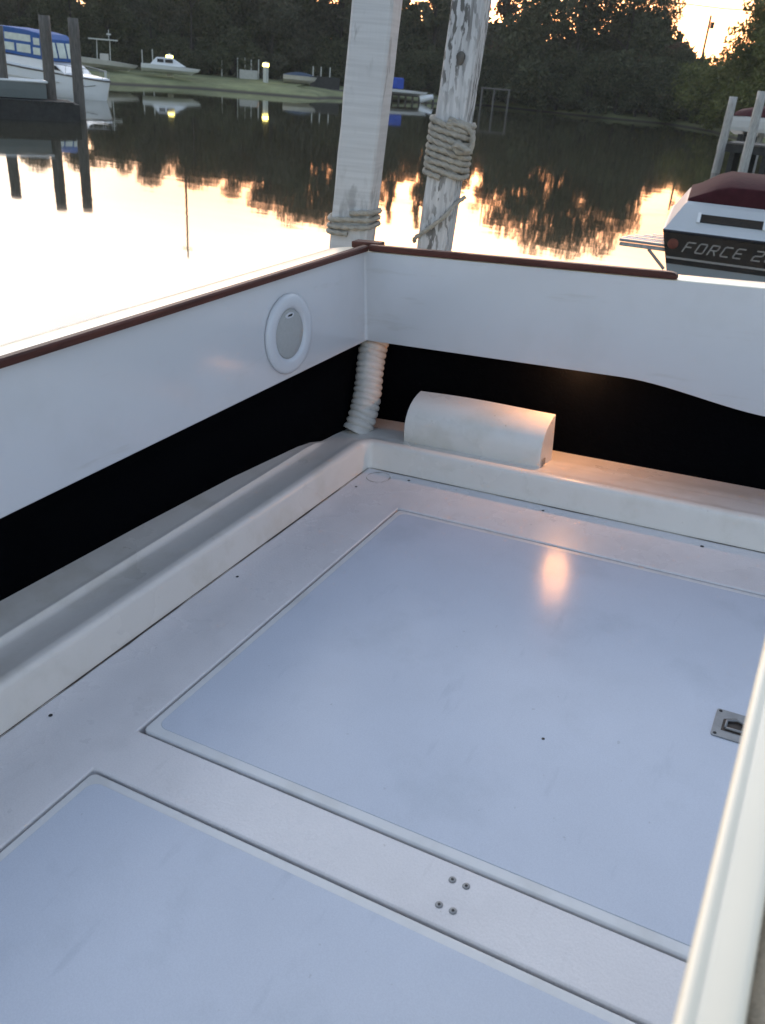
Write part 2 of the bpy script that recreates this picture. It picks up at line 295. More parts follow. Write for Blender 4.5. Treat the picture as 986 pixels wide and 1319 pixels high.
kind('cone', 4, 10, 5, 6500, .20, 'leafA', conifer=True, base=.05); kind('sparse', 5, 10, 6, 2600, .17, 'leafD', sparse=True, base=.2); kind('olive', 6, 10, 9, 14000, .165, 'leafB')
kind('russet', 8, 10, 6, 2400, .17, 'leafC', sparse=True, base=.25); kind('dense', 9, 10, 10.5, 20000, .17, 'leafA', base=.05)
kind('bush', 11, 4, 5.5, 7000, .12, 'leafB', base=.02); kind('dbush', 12, 4, 6, 6500, .14, 'leafA', base=.02)
def tree(k, x, y, h, label, group=None, cat='tree', name='broadleaf_tree', ws=1.0):
    c, t, hh, wd = kinds[k]; s = h / hh
    r = empty(name, (x, y, .5), rnd.uniform(0, 6.28), label, cat, group); r.scale = (s * ws, s * ws, s)
    for nm, me in (('crown', c), ('trunk', t)):
        o = bpy.data.objects.new(nm, me); COL.objects.link(o); o.parent = r
G = 'trees of the dark wooded far bank'; GL = 'dark leafy tree in the unbroken wood along the far bank'
for (x, y, z, k) in [(-62, 44, 6.6, 'dark2'), (-60.6, 49.1, 6.5, 'grey'), (-57.2, 50.9, 6.2, 'dark1'), (-58.1, 55.5, 7, 'dark2'), (-57.3, 59.2, 7.8, 'grey'), (-54.5, 61, 7.8, 'dark1'), (-54, 65.3, 9, 'dark2'),
                     (-50.4, 66.5, 9.8, 'grey'), (-50.3, 70.8, 11.2, 'dark1'), (-46.5, 71.2, 11, 'grey'), (-46.6, 75.2, 11, 'dark2'), (-57.7, 40.5, 6.2, 'dark1'), (-65, 38, 7, 'grey'), (-72, 34, 7, 'dark2')]:
    tree(k, x, y, z, GL, G)
tree('grey', -43.0, 85.0, 11.8, 'dark tree mostly hidden behind the peeling post', None, ws=.55)
tree('cone', -45.1, 79.6, 11.8, 'dark narrow conifer seen between the two white posts, nearer the left post', None, name='conifer_tree')
tree('cone', -42.9, 81.6, 12.4, 'dark conifer seen between the two white posts, nearer the right post', None, name='conifer_tree')
tree('sparse', -38.8, 88.2, 12.5, 'thin see-through tree with sunset glow behind it, just right of the peeling post', None, name='bare_tree')
tree('russet', -36.6, 87.4, 12.0, 'thin reddish tree with sunset glow through its twigs, right of the peeling post', None, name='bare_tree')
tree('dark2', -35.5, 85.2, 7.8, 'medium dark tree between the thin glowing trees and the big dark tree', None)
tree('grey', -32.2, 84.5, 7.4, 'lower dark tree under the notch in the treeline, left of the big dark tree', None)
tree('dense', -28.6, 81.2, 12.3, 'tallest big dark rounded tree right of the peeling post', None)
tree('dense', -24.6, 82.4, 11.5, 'big dark rounded tree whose right shoulder falls towards the open sky', None, ws=.8)
tree('russet', -23.0, 88.5, 8.2, 'reddish tipped tree at the shoulder of the big dark tree beside the open sky', None, name='bare_tree')
tree('dark1', -20.4, 85, 5.4, 'low dark tree under the patch of open sky', None)
tree('sparse', -19.4, 96, 6.4, 'wispy tree poking into the patch of open sky right of the utility pole', None, name='bare_tree')
tree('russet', -17.0, 95, 6.6, 'wispy reddish tree against the open sky near the right edge', None, name='bare_tree')
tree('olive', -10.2, 66.0, 8.0, 'tall olive green tree at the right edge of the picture', None, ws=.85)
tree('olive', -8.5, 64, 9.6, 'olive green tree just beyond the right edge behind the docked boat', None)
tree('olive', -3.5, 64, 9.5, 'olive green tree farthest right on the far bank', None)
for (x, y, s, lb) in [(-15.2, 75.5, 4.0, 'low olive bush at the water edge below the open sky'), (-12.6, 69.5, 4.4, 'round olive bush overhanging the water left of the docked boat'), (-9.8, 62.5, 3.4, 'small olive bush right behind the pale leaning piling'), (-18.6, 80.6, 3.6, 'olive bush at the foot of the dark trees, farthest from the docked boat')]:
    tree('bush', x, y, s + .3, lb, None, 'bush', 'waterside_bush', 1.15)
for i in range(34):
    t = i / 33; pts = [(-60, 42), (-58, 52), (-53, 62), (-46, 72), (-39, 76), (-36.2, 80.6), (-30, 79.2), (-24, 78.3), (-18.8, 79.2), (-14.6, 73.6)]
    f = t * (len(pts) - 1); a = int(min(f, len(pts) - 2)); f -= a; x = pts[a][0] * (1 - f) + pts[a + 1][0] * f; y = pts[a][1] * (1 - f) + pts[a + 1][1] * f
    tree('dbush', x + rnd.uniform(-.8, .8), y + rnd.uniform(-.5, 1.5), rnd.uniform(2.4, 4.2), 'dark undergrowth shrub at the foot of the wood on the far bank', 'undergrowth shrubs of the far bank', 'shrub', 'shrub')
# the wood behind the front trees: one mass
rs = np.random.RandomState(5); V = []
prof = [(-85, 45, 7), (-70, 58, 7), (-66, 68, 8), (-60, 76, 9.5), (-57, 82, 11), (-55, 88, 11.5), (-52, 91.5, 6.5), (-49, 93, 10.5), (-45.5, 95, 9), (-43, 96.5, 3.4), (-41, 97, 4.0), (-38, 97, 9), (-33, 96, 6.0), (-29, 95, 10), (-26.5, 96, 7.6), (-24, 99, 4.4), (-17, 101, 3.6), (-13.5, 92, 5), (-8, 85, 9), (0, 78, 10), (12, 74, 11), (30, 70, 11), (60, 62, 11)]
bl = []
for a, b in zip(prof, prof[1:]):
    n = max(2, int(math.dist(a[:2], b[:2]) / 2.2))
    for i in range(n):
        t = i / n; x, y, h = [a[k] + (b[k] - a[k]) * t for k in range(3)]
        for k in range(5): bl.append((x + rs.uniform(-2, 2), y + rs.uniform(-2, 3), h * (.08 + .86 * (k + rs.uniform(0, 1)) / 5), rs.uniform(1.3, 2.3), rs.uniform(1.3, 2.3), rs.uniform(1, 1.5)))
leaves(rs, bl, 220000, .34, V, None); leaves(rs, [(b[0] + 2, b[1] + 4, b[2] * .72, b[3], b[4], b[5]) for b in bl], 60000, .7, V, None); V = np.concatenate(V); m_ = len(V) // 4
me = bpy.data.meshes.new('woodland'); me.vertices.add(len(V)); me.vertices.foreach_set('co', V.astype(np.float32).ravel()); me.loops.add(m_ * 4); me.loops.foreach_set('vertex_index', np.arange(m_ * 4, dtype=np.int32)); me.polygons.add(m_)
me.polygons.foreach_set('loop_start', np.arange(0, m_ * 4, 4, dtype=np.int32)); me.update(calc_edges=True)
tag(link('woodland', me, M['leafA']), 'dark mass of woodland behind the front trees of the far bank', 'woodland', kind='stuff')
# ------------------------------------------------------------------ our boat
B2W = Matrix(((0.99646, -0.04064, -0.07357), (0.03867, 0.99886, -0.028), (0.07463, 0.02505, 0.9969)))
boat = empty('fishing_boat', label='white fishing boat cockpit in the foreground with teak rail, blue-grey deck hatches and round speaker', cat='boat')
boat.matrix_world = Matrix.Translation((0.11404, 0.04339, 0.75481)) @ B2W.to_4x4()
X0, Y0, XR, YB = -1.735, 3.08, 1.935, -1.2   # seam line of the sole, boat coordinates
H1 = (-1.428, .07, 1.258, 2.775); H2 = (-1.428, .07, -.45, 1.097)
def gridplate(name, xs, ys, hole, z, th, m, parent, bw=.006):
    mb = MB(); vi = {}
    def v(i, j):
        if (i, j) not in vi: vi[(i, j)] = len(mb.v); mb.v.append((xs[i], ys[j], z))
        return vi[(i, j)]
    for i in range(len(xs) - 1):
        for j in range(len(ys) - 1):
            cx, cy = (xs[i] + xs[i + 1]) / 2, (ys[j] + ys[j + 1]) / 2
            if not any(h[0] < cx < h[1] and h[2] < cy < h[3] for h in hole): mb.f.append((v(i, j), v(i + 1, j), v(i + 1, j + 1), v(i, j + 1)))
    me = bpy.data.meshes.new(name); me.from_pydata(mb.v, [], mb.f); bm = bmesh.new(); bm.from_mesh(me)
    be = [e for e in bm.edges if e.is_boundary]; r = bmesh.ops.extrude_edge_only(bm, edges=be)
    for q in r['geom']:
        if isinstance(q, bmesh.types.BMVert): q.co.z -= th
    bmesh.ops.recalc_face_normals(bm, faces=bm.faces); bm.to_mesh(me); bm.free()
    if me.polygons[0].normal.z < 0: me.flip_normals()
    o = link(name, me, m, parent); bevel(o, bw, 3, 40); return o
g = .0
gridplate('cockpit_sole', [X0 + .002, H1[0], H1[1], XR - .002], [YB, H2[2], H2[3], H1[2], H1[3], Y0 - .002], [H1, H2], 0, .035, M['sole'], boat)
def rounded_rect(x0, x1, y0, y1, r, n=6):
    P = []
    for cx, cy, a0 in ((x1 - r, y1 - r, 0), (x0 + r, y1 - r, 90), (x0 + r, y0 + r, 180), (x1 - r, y0 + r, 270)):
        for k in range(n + 1): a = R(a0 + 90 * k / n); P.append((cx + r * math.cos(a), cy + r * math.sin(a)))
    return P
def prism(P, z0, z1, name, m, parent, bw=.003, seg=3):
    n = len(P); mb = MB(); mb.add([(x, y, z0) for x, y in P] + [(x, y, z1) for x, y in P], [tuple(range(n))[::-1], tuple(range(n, 2 * n))] + [(i, (i + 1) % n, n + (i + 1) % n, n + i) for i in range(n)])
    o = mb.build(name, m, parent)
    if bw: bevel(o, bw, seg, 40)
    return o
def hatch(h, label):
    o = prism(rounded_rect(h[0] + .007, h[1] - .007, h[2] + .008, h[3] - .007, .02), -.03, -.001, 'deck_hatch', M['hrim'], boat, .007, 4); o['label'] = label
    b = .032
    prism(rounded_rect(h[0] + b, h[1] - b, h[2] + b + .006, h[3] - b, .03), -.004, .0006, 'nonskid_panel', M['nonskid'], o, .0015, 2)
    return o
h1 = hatch(H1, 'blue-grey deck hatch with the flush latch and dark speck'); h2 = hatch(H2, 'blue-grey deck hatch nearest the camera')
# gutter pan below hatches, so that the gaps have a floor
mb = MB(); mb.box(X0 - .02, XR + .02, YB, Y0 + .02, -.06, -.045); mb.build('hatch_gutter', M['liner'], boat)
# moulded liner: profile swept round the sole
def arcpath():
    P = []; r0 = .02
    P += [((X0, y), (-1, 0), y) for y in np.linspace(YB, Y0 - r0, 60)]
    for k in range(1, 8): a = math.pi - k / 8 * math.pi / 2; P.append(((X0 + r0 + r0 * math.cos(a), Y0 - r0 + r0 * math.sin(a)), (math.cos(a), math.sin(a)), 9))
    P += [((x, Y0), (0, 1), 9) for x in np.linspace(X0 + r0, XR - r0, 40)]
    for k in range(1, 8): a = math.pi / 2 - k / 8 * math.pi / 2; P.append(((XR - r0 + r0 * math.cos(a), Y0 - r0 + r0 * math.sin(a)), (math.cos(a), math.sin(a)), 9))
    P += [((XR, y), (1, 0), y) for y in np.linspace(Y0 - r0, YB, 40)]
    return P
rows = []
for (px, py), (nx, ny), y in arcpath():
    a = min(1, max(0, (3.06 - y) / .10)); a = a * a * (3 - 2 * a)
    pr = [(0, -.03), (0, .0), (.004, .012), (.012, .045), (.021, .090), (.0235, .102), (.027, .109), (.033, .1145), (.042, .117), (.056, .1175), (.068, .1155), (.078, .111)]
    left = [(.11, .103), (.16, .095), (.195, .094), (.214, .0955), (.2185, .1085), (.222, .1125), (.228, .1115), (.25, .1105), (.30, .116), (.36, .124), (.5, .142)]
    flat = [(.11, .108), (.16, .100), (.195, .095), (.212, .093), (.220, .092), (.226, .091), (.234, .090), (.25, .089), (.30, .080), (.36, .068), (.5, .055)]
    pr += [(d1, z1 * a + z2 * (1 - a)) for (d1, z1), (d2, z2) in zip(left, flat)]
    rows.append([(px + nx * d, py + ny * d, z) for d, z in pr])
mb = MB(); mb.grid(rows); o = mb.build('cockpit_liner', M['liner'], boat, smooth=True)
# dirty seam where the sole meets the liner
rows = []
for (px, py), (nx, ny), y in arcpath():
    wv = .0035 + .0022 * math.sin(px * 9 + py * 7) + .0018 * math.sin(px * 23 + py * 31); wv *= (1.25 if y < 9 else .8); wv = max(.0016, wv)
    rows.append([(px + nx * .003, py + ny * .003, .0012), (px - nx * .001, py - ny * .001, .0018), (px - nx * wv, py - ny * wv, .0012)])
mb = MB(); mb.grid(rows); mb.build('caulk_seam', M['caulk'], boat)
# black lining of the hull under the side decks
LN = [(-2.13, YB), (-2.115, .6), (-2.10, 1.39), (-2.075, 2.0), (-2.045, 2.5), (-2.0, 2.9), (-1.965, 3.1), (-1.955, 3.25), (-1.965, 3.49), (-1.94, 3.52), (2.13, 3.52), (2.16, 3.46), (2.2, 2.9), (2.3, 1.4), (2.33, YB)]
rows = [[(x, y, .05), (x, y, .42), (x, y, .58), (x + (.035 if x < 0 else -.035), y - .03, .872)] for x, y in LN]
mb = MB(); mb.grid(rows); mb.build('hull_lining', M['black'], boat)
# coaming panels
xc = .1
mb = MB(); rows = []
for y in np.linspace(YB, 3.365, 24): rows.append([(-1.9, y, .89), (-1.9, y, .70), (-1.9, y, .497), (-1.902, y, .492), (-1.916, y, .490), (-1.918, y, .50), (-1.918, y, .885)])
mb.grid(rows); mb.build('side_panel', M['gel'], boat, smooth=False)
for f in boat.children[-1].data.polygons: f.use_smooth = False
mb = MB(); rows = []
for y in np.linspace(YB, 3.365, 4): rows.append([(2.1, y, .89), (2.1, y, .490), (2.118, y, .490), (2.118, y, .885)])
mb.grid(rows); mb.build('side_panel', M['gel'], boat)
def tz(x):   # lower edge of the transom panel: drops towards the middle
    d = abs(x - xc); e = lambda t: t * t * (3 - 2 * t)
    return .494 - .008 * 0 - .075 * e(min(1, max(0, (.83 - d) / .62))) 
rows = [[(x, 3.355, .89), (x, 3.355, tz(x) + .006), (x, 3.357, tz(x) + .001), (x, 3.370, tz(x)), (x, 3.372, tz(x) + .01), (x, 3.372, .885)] for x in np.linspace(-1.899, 2.099, 90)]
mb = MB(); mb.grid(rows); mb.build('transom_panel', M['gel'], boat)
# fillet in the inner corner
rows = []
for z in np.linspace(.497, .888, 5):
    rows.append([(-1.9 + .012 - .012 * math.cos(t) + .0004, 3.355 - .012 + .012 * math.sin(t) - .0004, z) for t in np.linspace(0, math.pi / 2, 8)])
mb = MB(); mb.grid(rows); mb.build('corner_fillet', M['gel'], boat, smooth=True)
# white caps (U-shaped covering board) with rounded outer edge and the hull side outside
def capsec(d):  # (offset outboard, z)
    return [(.003, .870), (.0035, .8905), (.006, .8915), (.02, .893), (.08, .893), (.15, .892), (.185, .888), (.205, .878), (.214, .862), (.216, .84), (.218, .80), (.262, .62), (.29, .45), (.27, .0), (.18, -.5), (-.4, -1.15)]
CP = [((-1.9, y), (-1, 0)) for y in np.linspace(YB, 3.18, 30)]
for k in range(0, 11):
    a = math.pi - k / 10 * math.pi / 2; CP.append(((-1.9 + .0, 3.355), (math.cos(a), math.sin(a))))
CP += [((x, 3.355), (0, 1)) for x in np.linspace(-1.8, 2.0, 30)]
for k in range(0, 11):
    a = math.pi / 2 - k / 10 * math.pi / 2; CP.append(((2.1, 3.355), (math.cos(a), math.sin(a))))
CP += [((2.1, y), (1, 0)) for y in np.linspace(3.18, YB, 20)]
def scale_for(n):   # transom cap is narrower than the side cap
    return 1 - .26 * max(0, n[1])
rows = [[(p[0] + n[0] * d * scale_for(n), p[1] + n[1] * d * scale_for(n), z) for d, z in capsec(0)] for p, n in CP]
mb = MB(); mb.grid(rows); mb.build('gunwale_cap', M['cream'], boat, smooth=True)
# teak rails
def railbox(name, P, m, w0, w1, z0, z1, ax):
    pass
mb = MB(); sec = [(-1.876, .8955), (-1.875, .914), (-1.879, .9195), (-1.899, .9205), (-1.906, .917), (-1.908, .8955)]
rows = [[(x, y, z) for x, z in sec] for y in np.linspace(YB, 3.345, 12)]; mb.grid(rows, closed=True, caps=True)
mb.build('teak_rail', M['teak'], boat, smooth=False); bevel(boat.children[-1], .002, 2, 50)
mb = MB(); xs = list(np.linspace(-1.874, -.605, 14)) + [-.59, -.578, -.571, -.568]; rows = []
for i, x in enumerate(xs):
    k = 1.0 if i < 14 else (1 - [.02, .12, .3, .55][i - 14])
    rows.append([(x, 3.3475, .8955), (x, 3.347, .8955 + .0185 * k), (x, 3.350, .8955 + .025 * k), (x, 3.372, .8955 + .026 * k), (x, 3.379, .8955 + .020 * k), (x, 3.380, .8955)])
mb.grid(rows, closed=True, caps=True); o = mb.build('teak_rail', M['teakx'], boat); bevel(o, .002, 2, 50)
mb = MB(); mb.box(-1.985, -1.845, 3.386, 3.445, .896, .925); o = mb.build('teak_corner_block', M['teakx'], boat); bevel(o, .006, 3, 40)
# speaker
def lathe(prof, n=48, axis='x'):
    rows = []
    for r, h in prof: rows.append([((h, r * math.cos(2 * math.pi * k / n), r * math.sin(2 * math.pi * k / n))) for k in range(n)])
    m = MB(); m.grid(rows, closed=True, caps=True); return m
SP = (-1.9, 2.735, .672)
sp = lathe([(.151, .0), (.156, .004), (.156, .012), (.150, .019), (.138, .022), (.112, .021), (.104, .018), (.099, .012), (.097, .006)]).build('speaker', M['plastic'], boat, smooth=True); sp.location = SP
sp['label'] = 'round white speaker bezel'
gr = lathe([(.0965, .004), (.0965, .009), (.090, .0125), (.06, .016), (.02, .0175), (.001, .018)]).build('speaker_grille', M['grille'], sp, smooth=True)
mb = MB(); mb.grid([[(.0125 + .002 * j, .028 * math.cos(t) * 1.0, .074 + .011 * math.sin(t)) for t in np.linspace(0, 2 * math.pi, 20, endpoint=False)] for j in (0, 1, 2)], closed=True, caps=True); lg = mb.build('logo_badge', M['plastic'], sp)
mb = MB(); P = [(-.016, -.003), (.010, -.005), (.018, .001), (.014, .004), (-.010, .003)]
mb.add([(.0167, a, .0745 + b) for a, b in P] + [(.0177, a, .0745 + b) for a, b in P], [(0, 1, 2, 3, 4), (5, 6, 7, 8, 9)] + [(i, (i + 1) % 5, 5 + (i + 1) % 5, 5 + i) for i in range(5)]); mb.build('logo_mark', M['dark'], sp)
# corrugated hose
def hosepath(t): return Vector((-1.892 + .012 * math.sin(t * 6), 3.250 + .20 * min(1.1, t / .85), .08 + .46 * t))
n = 17 * 8; rows = []; r0 = .065
for i in range(n + 1):
    t = i / n; c = hosepath(t); tg = (hosepath(min(1, t + .01)) - hosepath(max(0, t - .01))).normalized(); u = tg.cross(Vector((0, 1, 0))).normalized(); v = tg.cross(u)
    ph = (t * 17) % 1; rr = r0 - .007 + .0095 * (math.sin(math.pi * ph) ** .55) + .0015 * math.sin(t * 9); 
    if t < .035: rr = r0 + .006
    rows.append([c + (u * math.cos(a) + v * math.sin(a)) * rr + tg * (.005 * math.sin(a + 1.0) + .0022 * math.sin(a * 2 + t * 34)) for a in np.linspace(0, 2 * math.pi, 36, endpoint=False)])
mb = MB(); mb.grid(rows, closed=True, caps=True); mb.build('corrugated_hose', M['hose'], boat, smooth=True)
# curved cover box on the transom ledge
pf = [(3.198, .098), (3.194, .125), (3.195, .155), (3.200, .185), (3.212, .215), (3.232, .243), (3.258, .265), (3.290, .281), (3.325, .291), (3.362, .297), (3.364, .290), (3.364, .08)]
rows = []
for i, x in enumerate(np.linspace(-1.618, -.980, 22)):
    wob = .006 * math.sin((x + 1.6) * 7); rows.append([(x, y, z + (wob * max(0, z - .2) * 8 if z > .2 else 0)) for y, z in pf])
mb = MB(); mb.grid(rows, closed=True, caps=True); o = mb.build('cover_box', M['liner'], boat); bevel(o, .003, 3, 50); o['label'] = 'white curved cover box on the transom ledge'
mb = MB(); mb.box(-.9785, -.974, 3.215, 3.25, .11, .135); mb.build('cover_box_clip', M['patch'], boat)
# courtesy lamp under the transom overhang
LX, LY, LZ = -.93, 3.420, .519
lm = lathe([(.03, .012), (.032, .008), (.030, -.002), (.022, -.010)]).build('courtesy_lamp', M['plastic'], boat, smooth=True); lm.rotation_euler = (0, R(-90), 0); lm.location = (LX, LY, LZ + .006)
ln = lathe([(.021, -.009), (.019, -.014), (.012, -.018), (.001, -.019)]).build('lamp_lens', M['lamp'], lm, smooth=True)
pl = bpy.data.lights.new('courtesy_light', 'POINT'); po = bpy.data.objects.new('courtesy_light', pl); COL.objects.link(po); po.parent = boat; po.location = (LX, LY - .002, LZ - .024); pl.energy = 1.25; pl.specular_factor = .4; pl.color = (1, .45, .17); pl.shadow_soft_size = .01
# screws, holes, ring mark
def disc(r, z0, z1, n=20, c=None): return MB().grid([[(q * math.cos(2 * math.pi * k / n), q * math.sin(2 * math.pi * k / n), z) for k in range(n)] for q, z in ((r, z0), (r * .96, z1 * .7), (r * .8, z1))], closed=True, caps=True)
for (x, y) in ((-.487, 1.216), (-.454, 1.215), (-.486, 1.145), (-.454, 1.145)):
    s_ = disc(.0085, 0, .0022).build('deck_screw', M['steel'], boat, smooth=True); s_.location = (x, y, .0003)
    q = disc(.0035, 0, .0006, 12).build('screw_socket', M['dark'], s_); q.location = (0, 0, .0021)
for (x, y, r) in ((-1.681, 1.19, .006), (-1.677, 2.028, .0055), (-1.682, 2.874, .0055), (-1.511, 3.038, .006), (-.899, 3.03, .006), (-.278, 3.023, .007), (-.459, 1.738, .0045)):
    s_ = disc(r, 0, .0010, 14).build('screw_hole', M['dark'], boat); s_.location = (x, y, .0009)
mb = MB(); rows = []
for k in range(41):
    a = 2 * math.pi * k / 40; wv = .0012 + .0011 * math.sin(3 * a + 1) + .0008 * math.sin(7 * a)
    rows.append([(-1.645 + (.052 - wv) * math.cos(a), 3.005 + (.052 - wv) * math.sin(a), .0009), (-1.645 + .052 * math.cos(a), 3.005 + .052 * math.sin(a), .0014), (-1.645 + (.052 + wv) * math.cos(a), 3.005 + (.052 + wv) * math.sin(a), .0009)])
mb.grid(rows); mb.build('plug_ring', M['patch'], boat)
# flush ring latch
LC = (-.016, 2.022)
lt = prism(rounded_rect(LC[0] - .058, LC[0] + .058, LC[1] - .06, LC[1] + .06, .008), 0, .0045, 'flush_latch', M['steel'], h1, .0015, 2)
mb = MB(); P = [(-.036, -.03), (.030, -.03), (.030, .018), (-.004, .034), (-.036, .018)]; mb.add([(LC[0] + a, LC[1] + b, .0047) for a, b in P] + [(LC[0] + a, LC[1] + b, .0055) for a, b in P], [(0, 1, 2, 3, 4), (5, 6, 7, 8, 9)] + [(i, (i + 1) % 5, 5 + (i + 1) % 5, 5 + i) for i in range(5)]); mb.build('latch_recess', M['caulk'], lt)
mb = MB(); mb.tube([(LC[0] - .026, LC[1] - .022, .009), (LC[0] + .022, LC[1] - .022, .009), (LC[0] + .022, LC[1] + .010, .010), (LC[0], LC[1] + .02, .011), (LC[0] - .026, LC[1] + .008, .010), (LC[0] - .026, LC[1] - .022, .009)], .004, 8); mb.build('pull_ring', M['steel'], lt, smooth=True)
for a in (-.048, .048):
    for b in (-.05, .05):
        s_ = disc(.005, 0, .0012, 10).build('latch_screw', M['dark'], lt); s_.location = (LC[0] + a, LC[1] + b, .0045)
# partition at the camera's right hand with a rolled bead
sec = [(.041, -.0), (.041, .90), (.041, .936), (.040, .941), (.037, .9445), (.033, .9455), (.026, .946), (.012, .9465), (.0095, .9462), (.0075, .9455), (.0045, .949), (-.0005, .950), (-.0045, .947), (-.006, .941), (-.004, .934), (.001, .930), (.006, .928), (.010, .90), (.012, 0)]
rows = []
for y in list(np.linspace(-.3, 1.0, 20)):
    rows.append([(x + .006, y, z) for x, z in sec])
mb = MB(); mb.grid(rows, closed=True, caps=True); o = mb.build('helm_partition', M['cream'], boat, smooth=True)
mb = MB(); mb.box(.052, .50, -.3, .98, .40, .86); o = mb.build('seat_cushion', M['tan'], boat); bevel(o, .03, 5, 40)
mb = MB(); rows = [[(.068 + .016 * math.sin(t) * math.cos(a), .475 + .016 * math.sin(t) * math.sin(a), .885 + .016 * math.cos(t)) for a in np.linspace(0, 2 * math.pi, 20, endpoint=False)] for t in np.linspace(.05, 3.1, 12)]
mb.grid(rows, closed=True, caps=True); mb.tube([(.068, .475, .78), (.068, .475, .875)], .006, 10); mb.build('round_knob', M['plastic'], boat, smooth=True)
# ------------------------------------------------------------------ near mooring posts and ropes
def post(name, top, bot, wx, wy, rz, m, label):
    a, b = Vector(top), Vector(bot); ax = (a - b).normalized(); r = MB(); rows = []
    ux = Vector((math.cos(rz), math.sin(rz), 0)); ux = (ux - ax * ux.dot(ax)).normalized(); uy = ax.cross(ux)
    hx, hy = wx / 2, wy / 2; ch = .012; n = 40; rr = random.Random(label)
    pts = [(-hx + ch, -hy), (0, -hy), (hx - ch, -hy), (hx, -hy + ch), (hx, 0), (hx, hy - ch), (hx - ch, hy), (0, hy), (-hx + ch, hy), (-hx, hy - ch), (-hx, 0), (-hx, -hy + ch)]
    L_ = (a - b).length
    for i in range(n + 1):
        c = b + ax * (L_ * i / n); rows.append([c - b + ux * (p + rr.uniform(-.002, .002)) + uy * (q + rr.uniform(-.002, .002)) for p, q in pts])
    r.grid(rows, closed=True, caps=True); o = r.build(name, m); o.location = b; bevel(o, .003, 2, 30)
    return tag(o, label, 'post')
def alongpt(a, b, t): return Vector(a) + (Vector(b) - Vector(a)) * t
def ext(p0, p1, z):  # point at height z on the line p0-p1
    t = (z - p0[2]) / (p1[2] - p0[2]); return tuple(p0[i] + (p1[i] - p0[i]) * t for i in range(3))
PA = ((-2.385, 3.945, 2.58), (-2.435, 3.925, 1.53)); PB = ((-2.005, 4.155, 2.61), (-2.055, 4.135, 1.57))
a_top, a_bot = ext(*PA, 4.2), ext(*PA, -1.2); b_top, b_bot = ext(*PB, 4.1), ext(*PB, -1.2)
AZ = math.atan2(-2.4, 3.93)  # direction camera->post, used for facing
post('mooring_post', a_top, a_bot, .195, .20, R(17), M['post1'], 'thick square white painted post, left of the two behind the boat corner')
post('mooring_post', b_top, b_bot, .155, .16, R(11), M['post2'], 'narrower post with peeling white paint and many rope turns, behind the boat')
kn = MB(); kn.grid([[(.021 * q * math.cos(a) * (1 + .15 * math.sin(3 * a)), -.0 - h,   .030 * q * math.sin(a)) for a in np.linspace(0, 2 * math.pi, 18, endpoint=False)] for q, h in ((1.0, 0), (.95, .006), (.55, .003), (.45, .007), (.1, .004))], closed=True, caps=True)
pb_ = [o for o in COL.objects if o.name == 'mooring_post.001'][0]; kn = kn.build('knot', M['wood'], pb_, smooth=True); _c = Vector(ext(*PB, 2.37)); kn.location = _c - pb_.location + Vector((math.sin(R(11)) * .080 + .01, -math.cos(R(11)) * .080, 0)); kn.rotation_euler = (0, 0, R(11))
def ropemesh(name, pts, r, label, strands=3, pitch=.045, parent=None):
    P = [Vector(p) for p in pts]; D = [P[0]]; step = .005
    # catmull resample
    Q = []
    for i in range(len(P) - 1):
        p0, p1, p2, p3 = P[max(0, i - 1)], P[i], P[i + 1], P[min(len(P) - 1, i + 2)]; k = max(2, int((p2 - p1).length / step))
        for j in range(k):
            t = j / k; Q.append(.5 * ((2 * p1) + (p2 - p0) * t + (2 * p0 - 5 * p1 + 4 * p2 - p3) * t * t + (3 * p1 - p0 - 3 * p2 + p3) * t ** 3))
    Q.append(P[-1]); rows = []; s = 0; n = 12; a = None
    for i, p in enumerate(Q):
        t = (Q[min(i + 1, len(Q) - 1)] - Q[max(i - 1, 0)]).normalized()
        if a is None: a = t.orthogonal().normalized()
        a = (a - t * a.dot(t)).normalized(); b = t.cross(a)
        if i: s += (p - Q[i - 1]).length
        rows.append([p + (a * math.cos(q) + b * math.sin(q)) * r * (1 + .16 * math.cos(strands * q - 2 * math.pi * s / pitch)) for q in np.linspace(0, 2 * math.pi, n, endpoint=False)])
    mb = MB(); mb.grid(rows, closed=True, caps=True); o = mb.build(name, M['rope'], parent, smooth=True, fix=False)
    if label: tag(o, label, 'rope')
    return o
def wrap(c0, c1, wx, wy, rz, turns, r, seed, tilt=.02, tiltdir=0):
    rr = random.Random(seed); pts = []; N = int(turns * 8)
    for i in range(N + 1):
        t = i / N; c = Vector(c0) + (Vector(c1) - Vector(c0)) * t; k = (i % 8); th = k * math.pi / 4 - math.pi / 2
        ca, sa = math.cos(th), math.sin(th); sc = 1 / max(abs(ca), abs(sa)); sc = min(sc, 1.22)
        x = ca * sc * (wx / 2 + r); y = sa * sc * (wy / 2 + r); j = rr.uniform(-1, 1)
        px, py = math.cos(rz) * x - math.sin(rz) * y, math.sin(rz) * x + math.cos(rz) * y
        px *= 1 + abs(j) * .05; py *= 1 + abs(j) * .05
        pts.append((c.x + px, c.y + py, c.z + j * .004 + tilt * math.cos(th - tiltdir)))
    return pts
c0 = ext(*PB, 2.11); c1 = ext(*PB, 1.845)
pts = wrap(c0, c1, .155, .16, R(11), 9, .0135, 3, .022, math.pi)
ropemesh('mooring_rope', pts, .0135, 'off-white rope coiled many turns round the peeling right post')
cm = ext(*PB, 1.99); v = Vector(cm)
ropemesh('rope_knot', [v + Vector(q) for q in [(.02, -.095, .10), (.085, -.085, .10), (.125, -.05, .075), (.142, -.045, .03), (.130, -.06, -.015), (.100, -.105, -.02), (.080, -.118, .0), (.100, -.125, .012), (.135, -.115, .0), (.155, -.10, -.012)]], .0125, 'rope end loop and knot bulging from the coils on the peeling post')
lo = ext(*PB, 1.70); lo2 = ext(*PB, 1.56); a, b = Vector(lo), Vector(lo2)
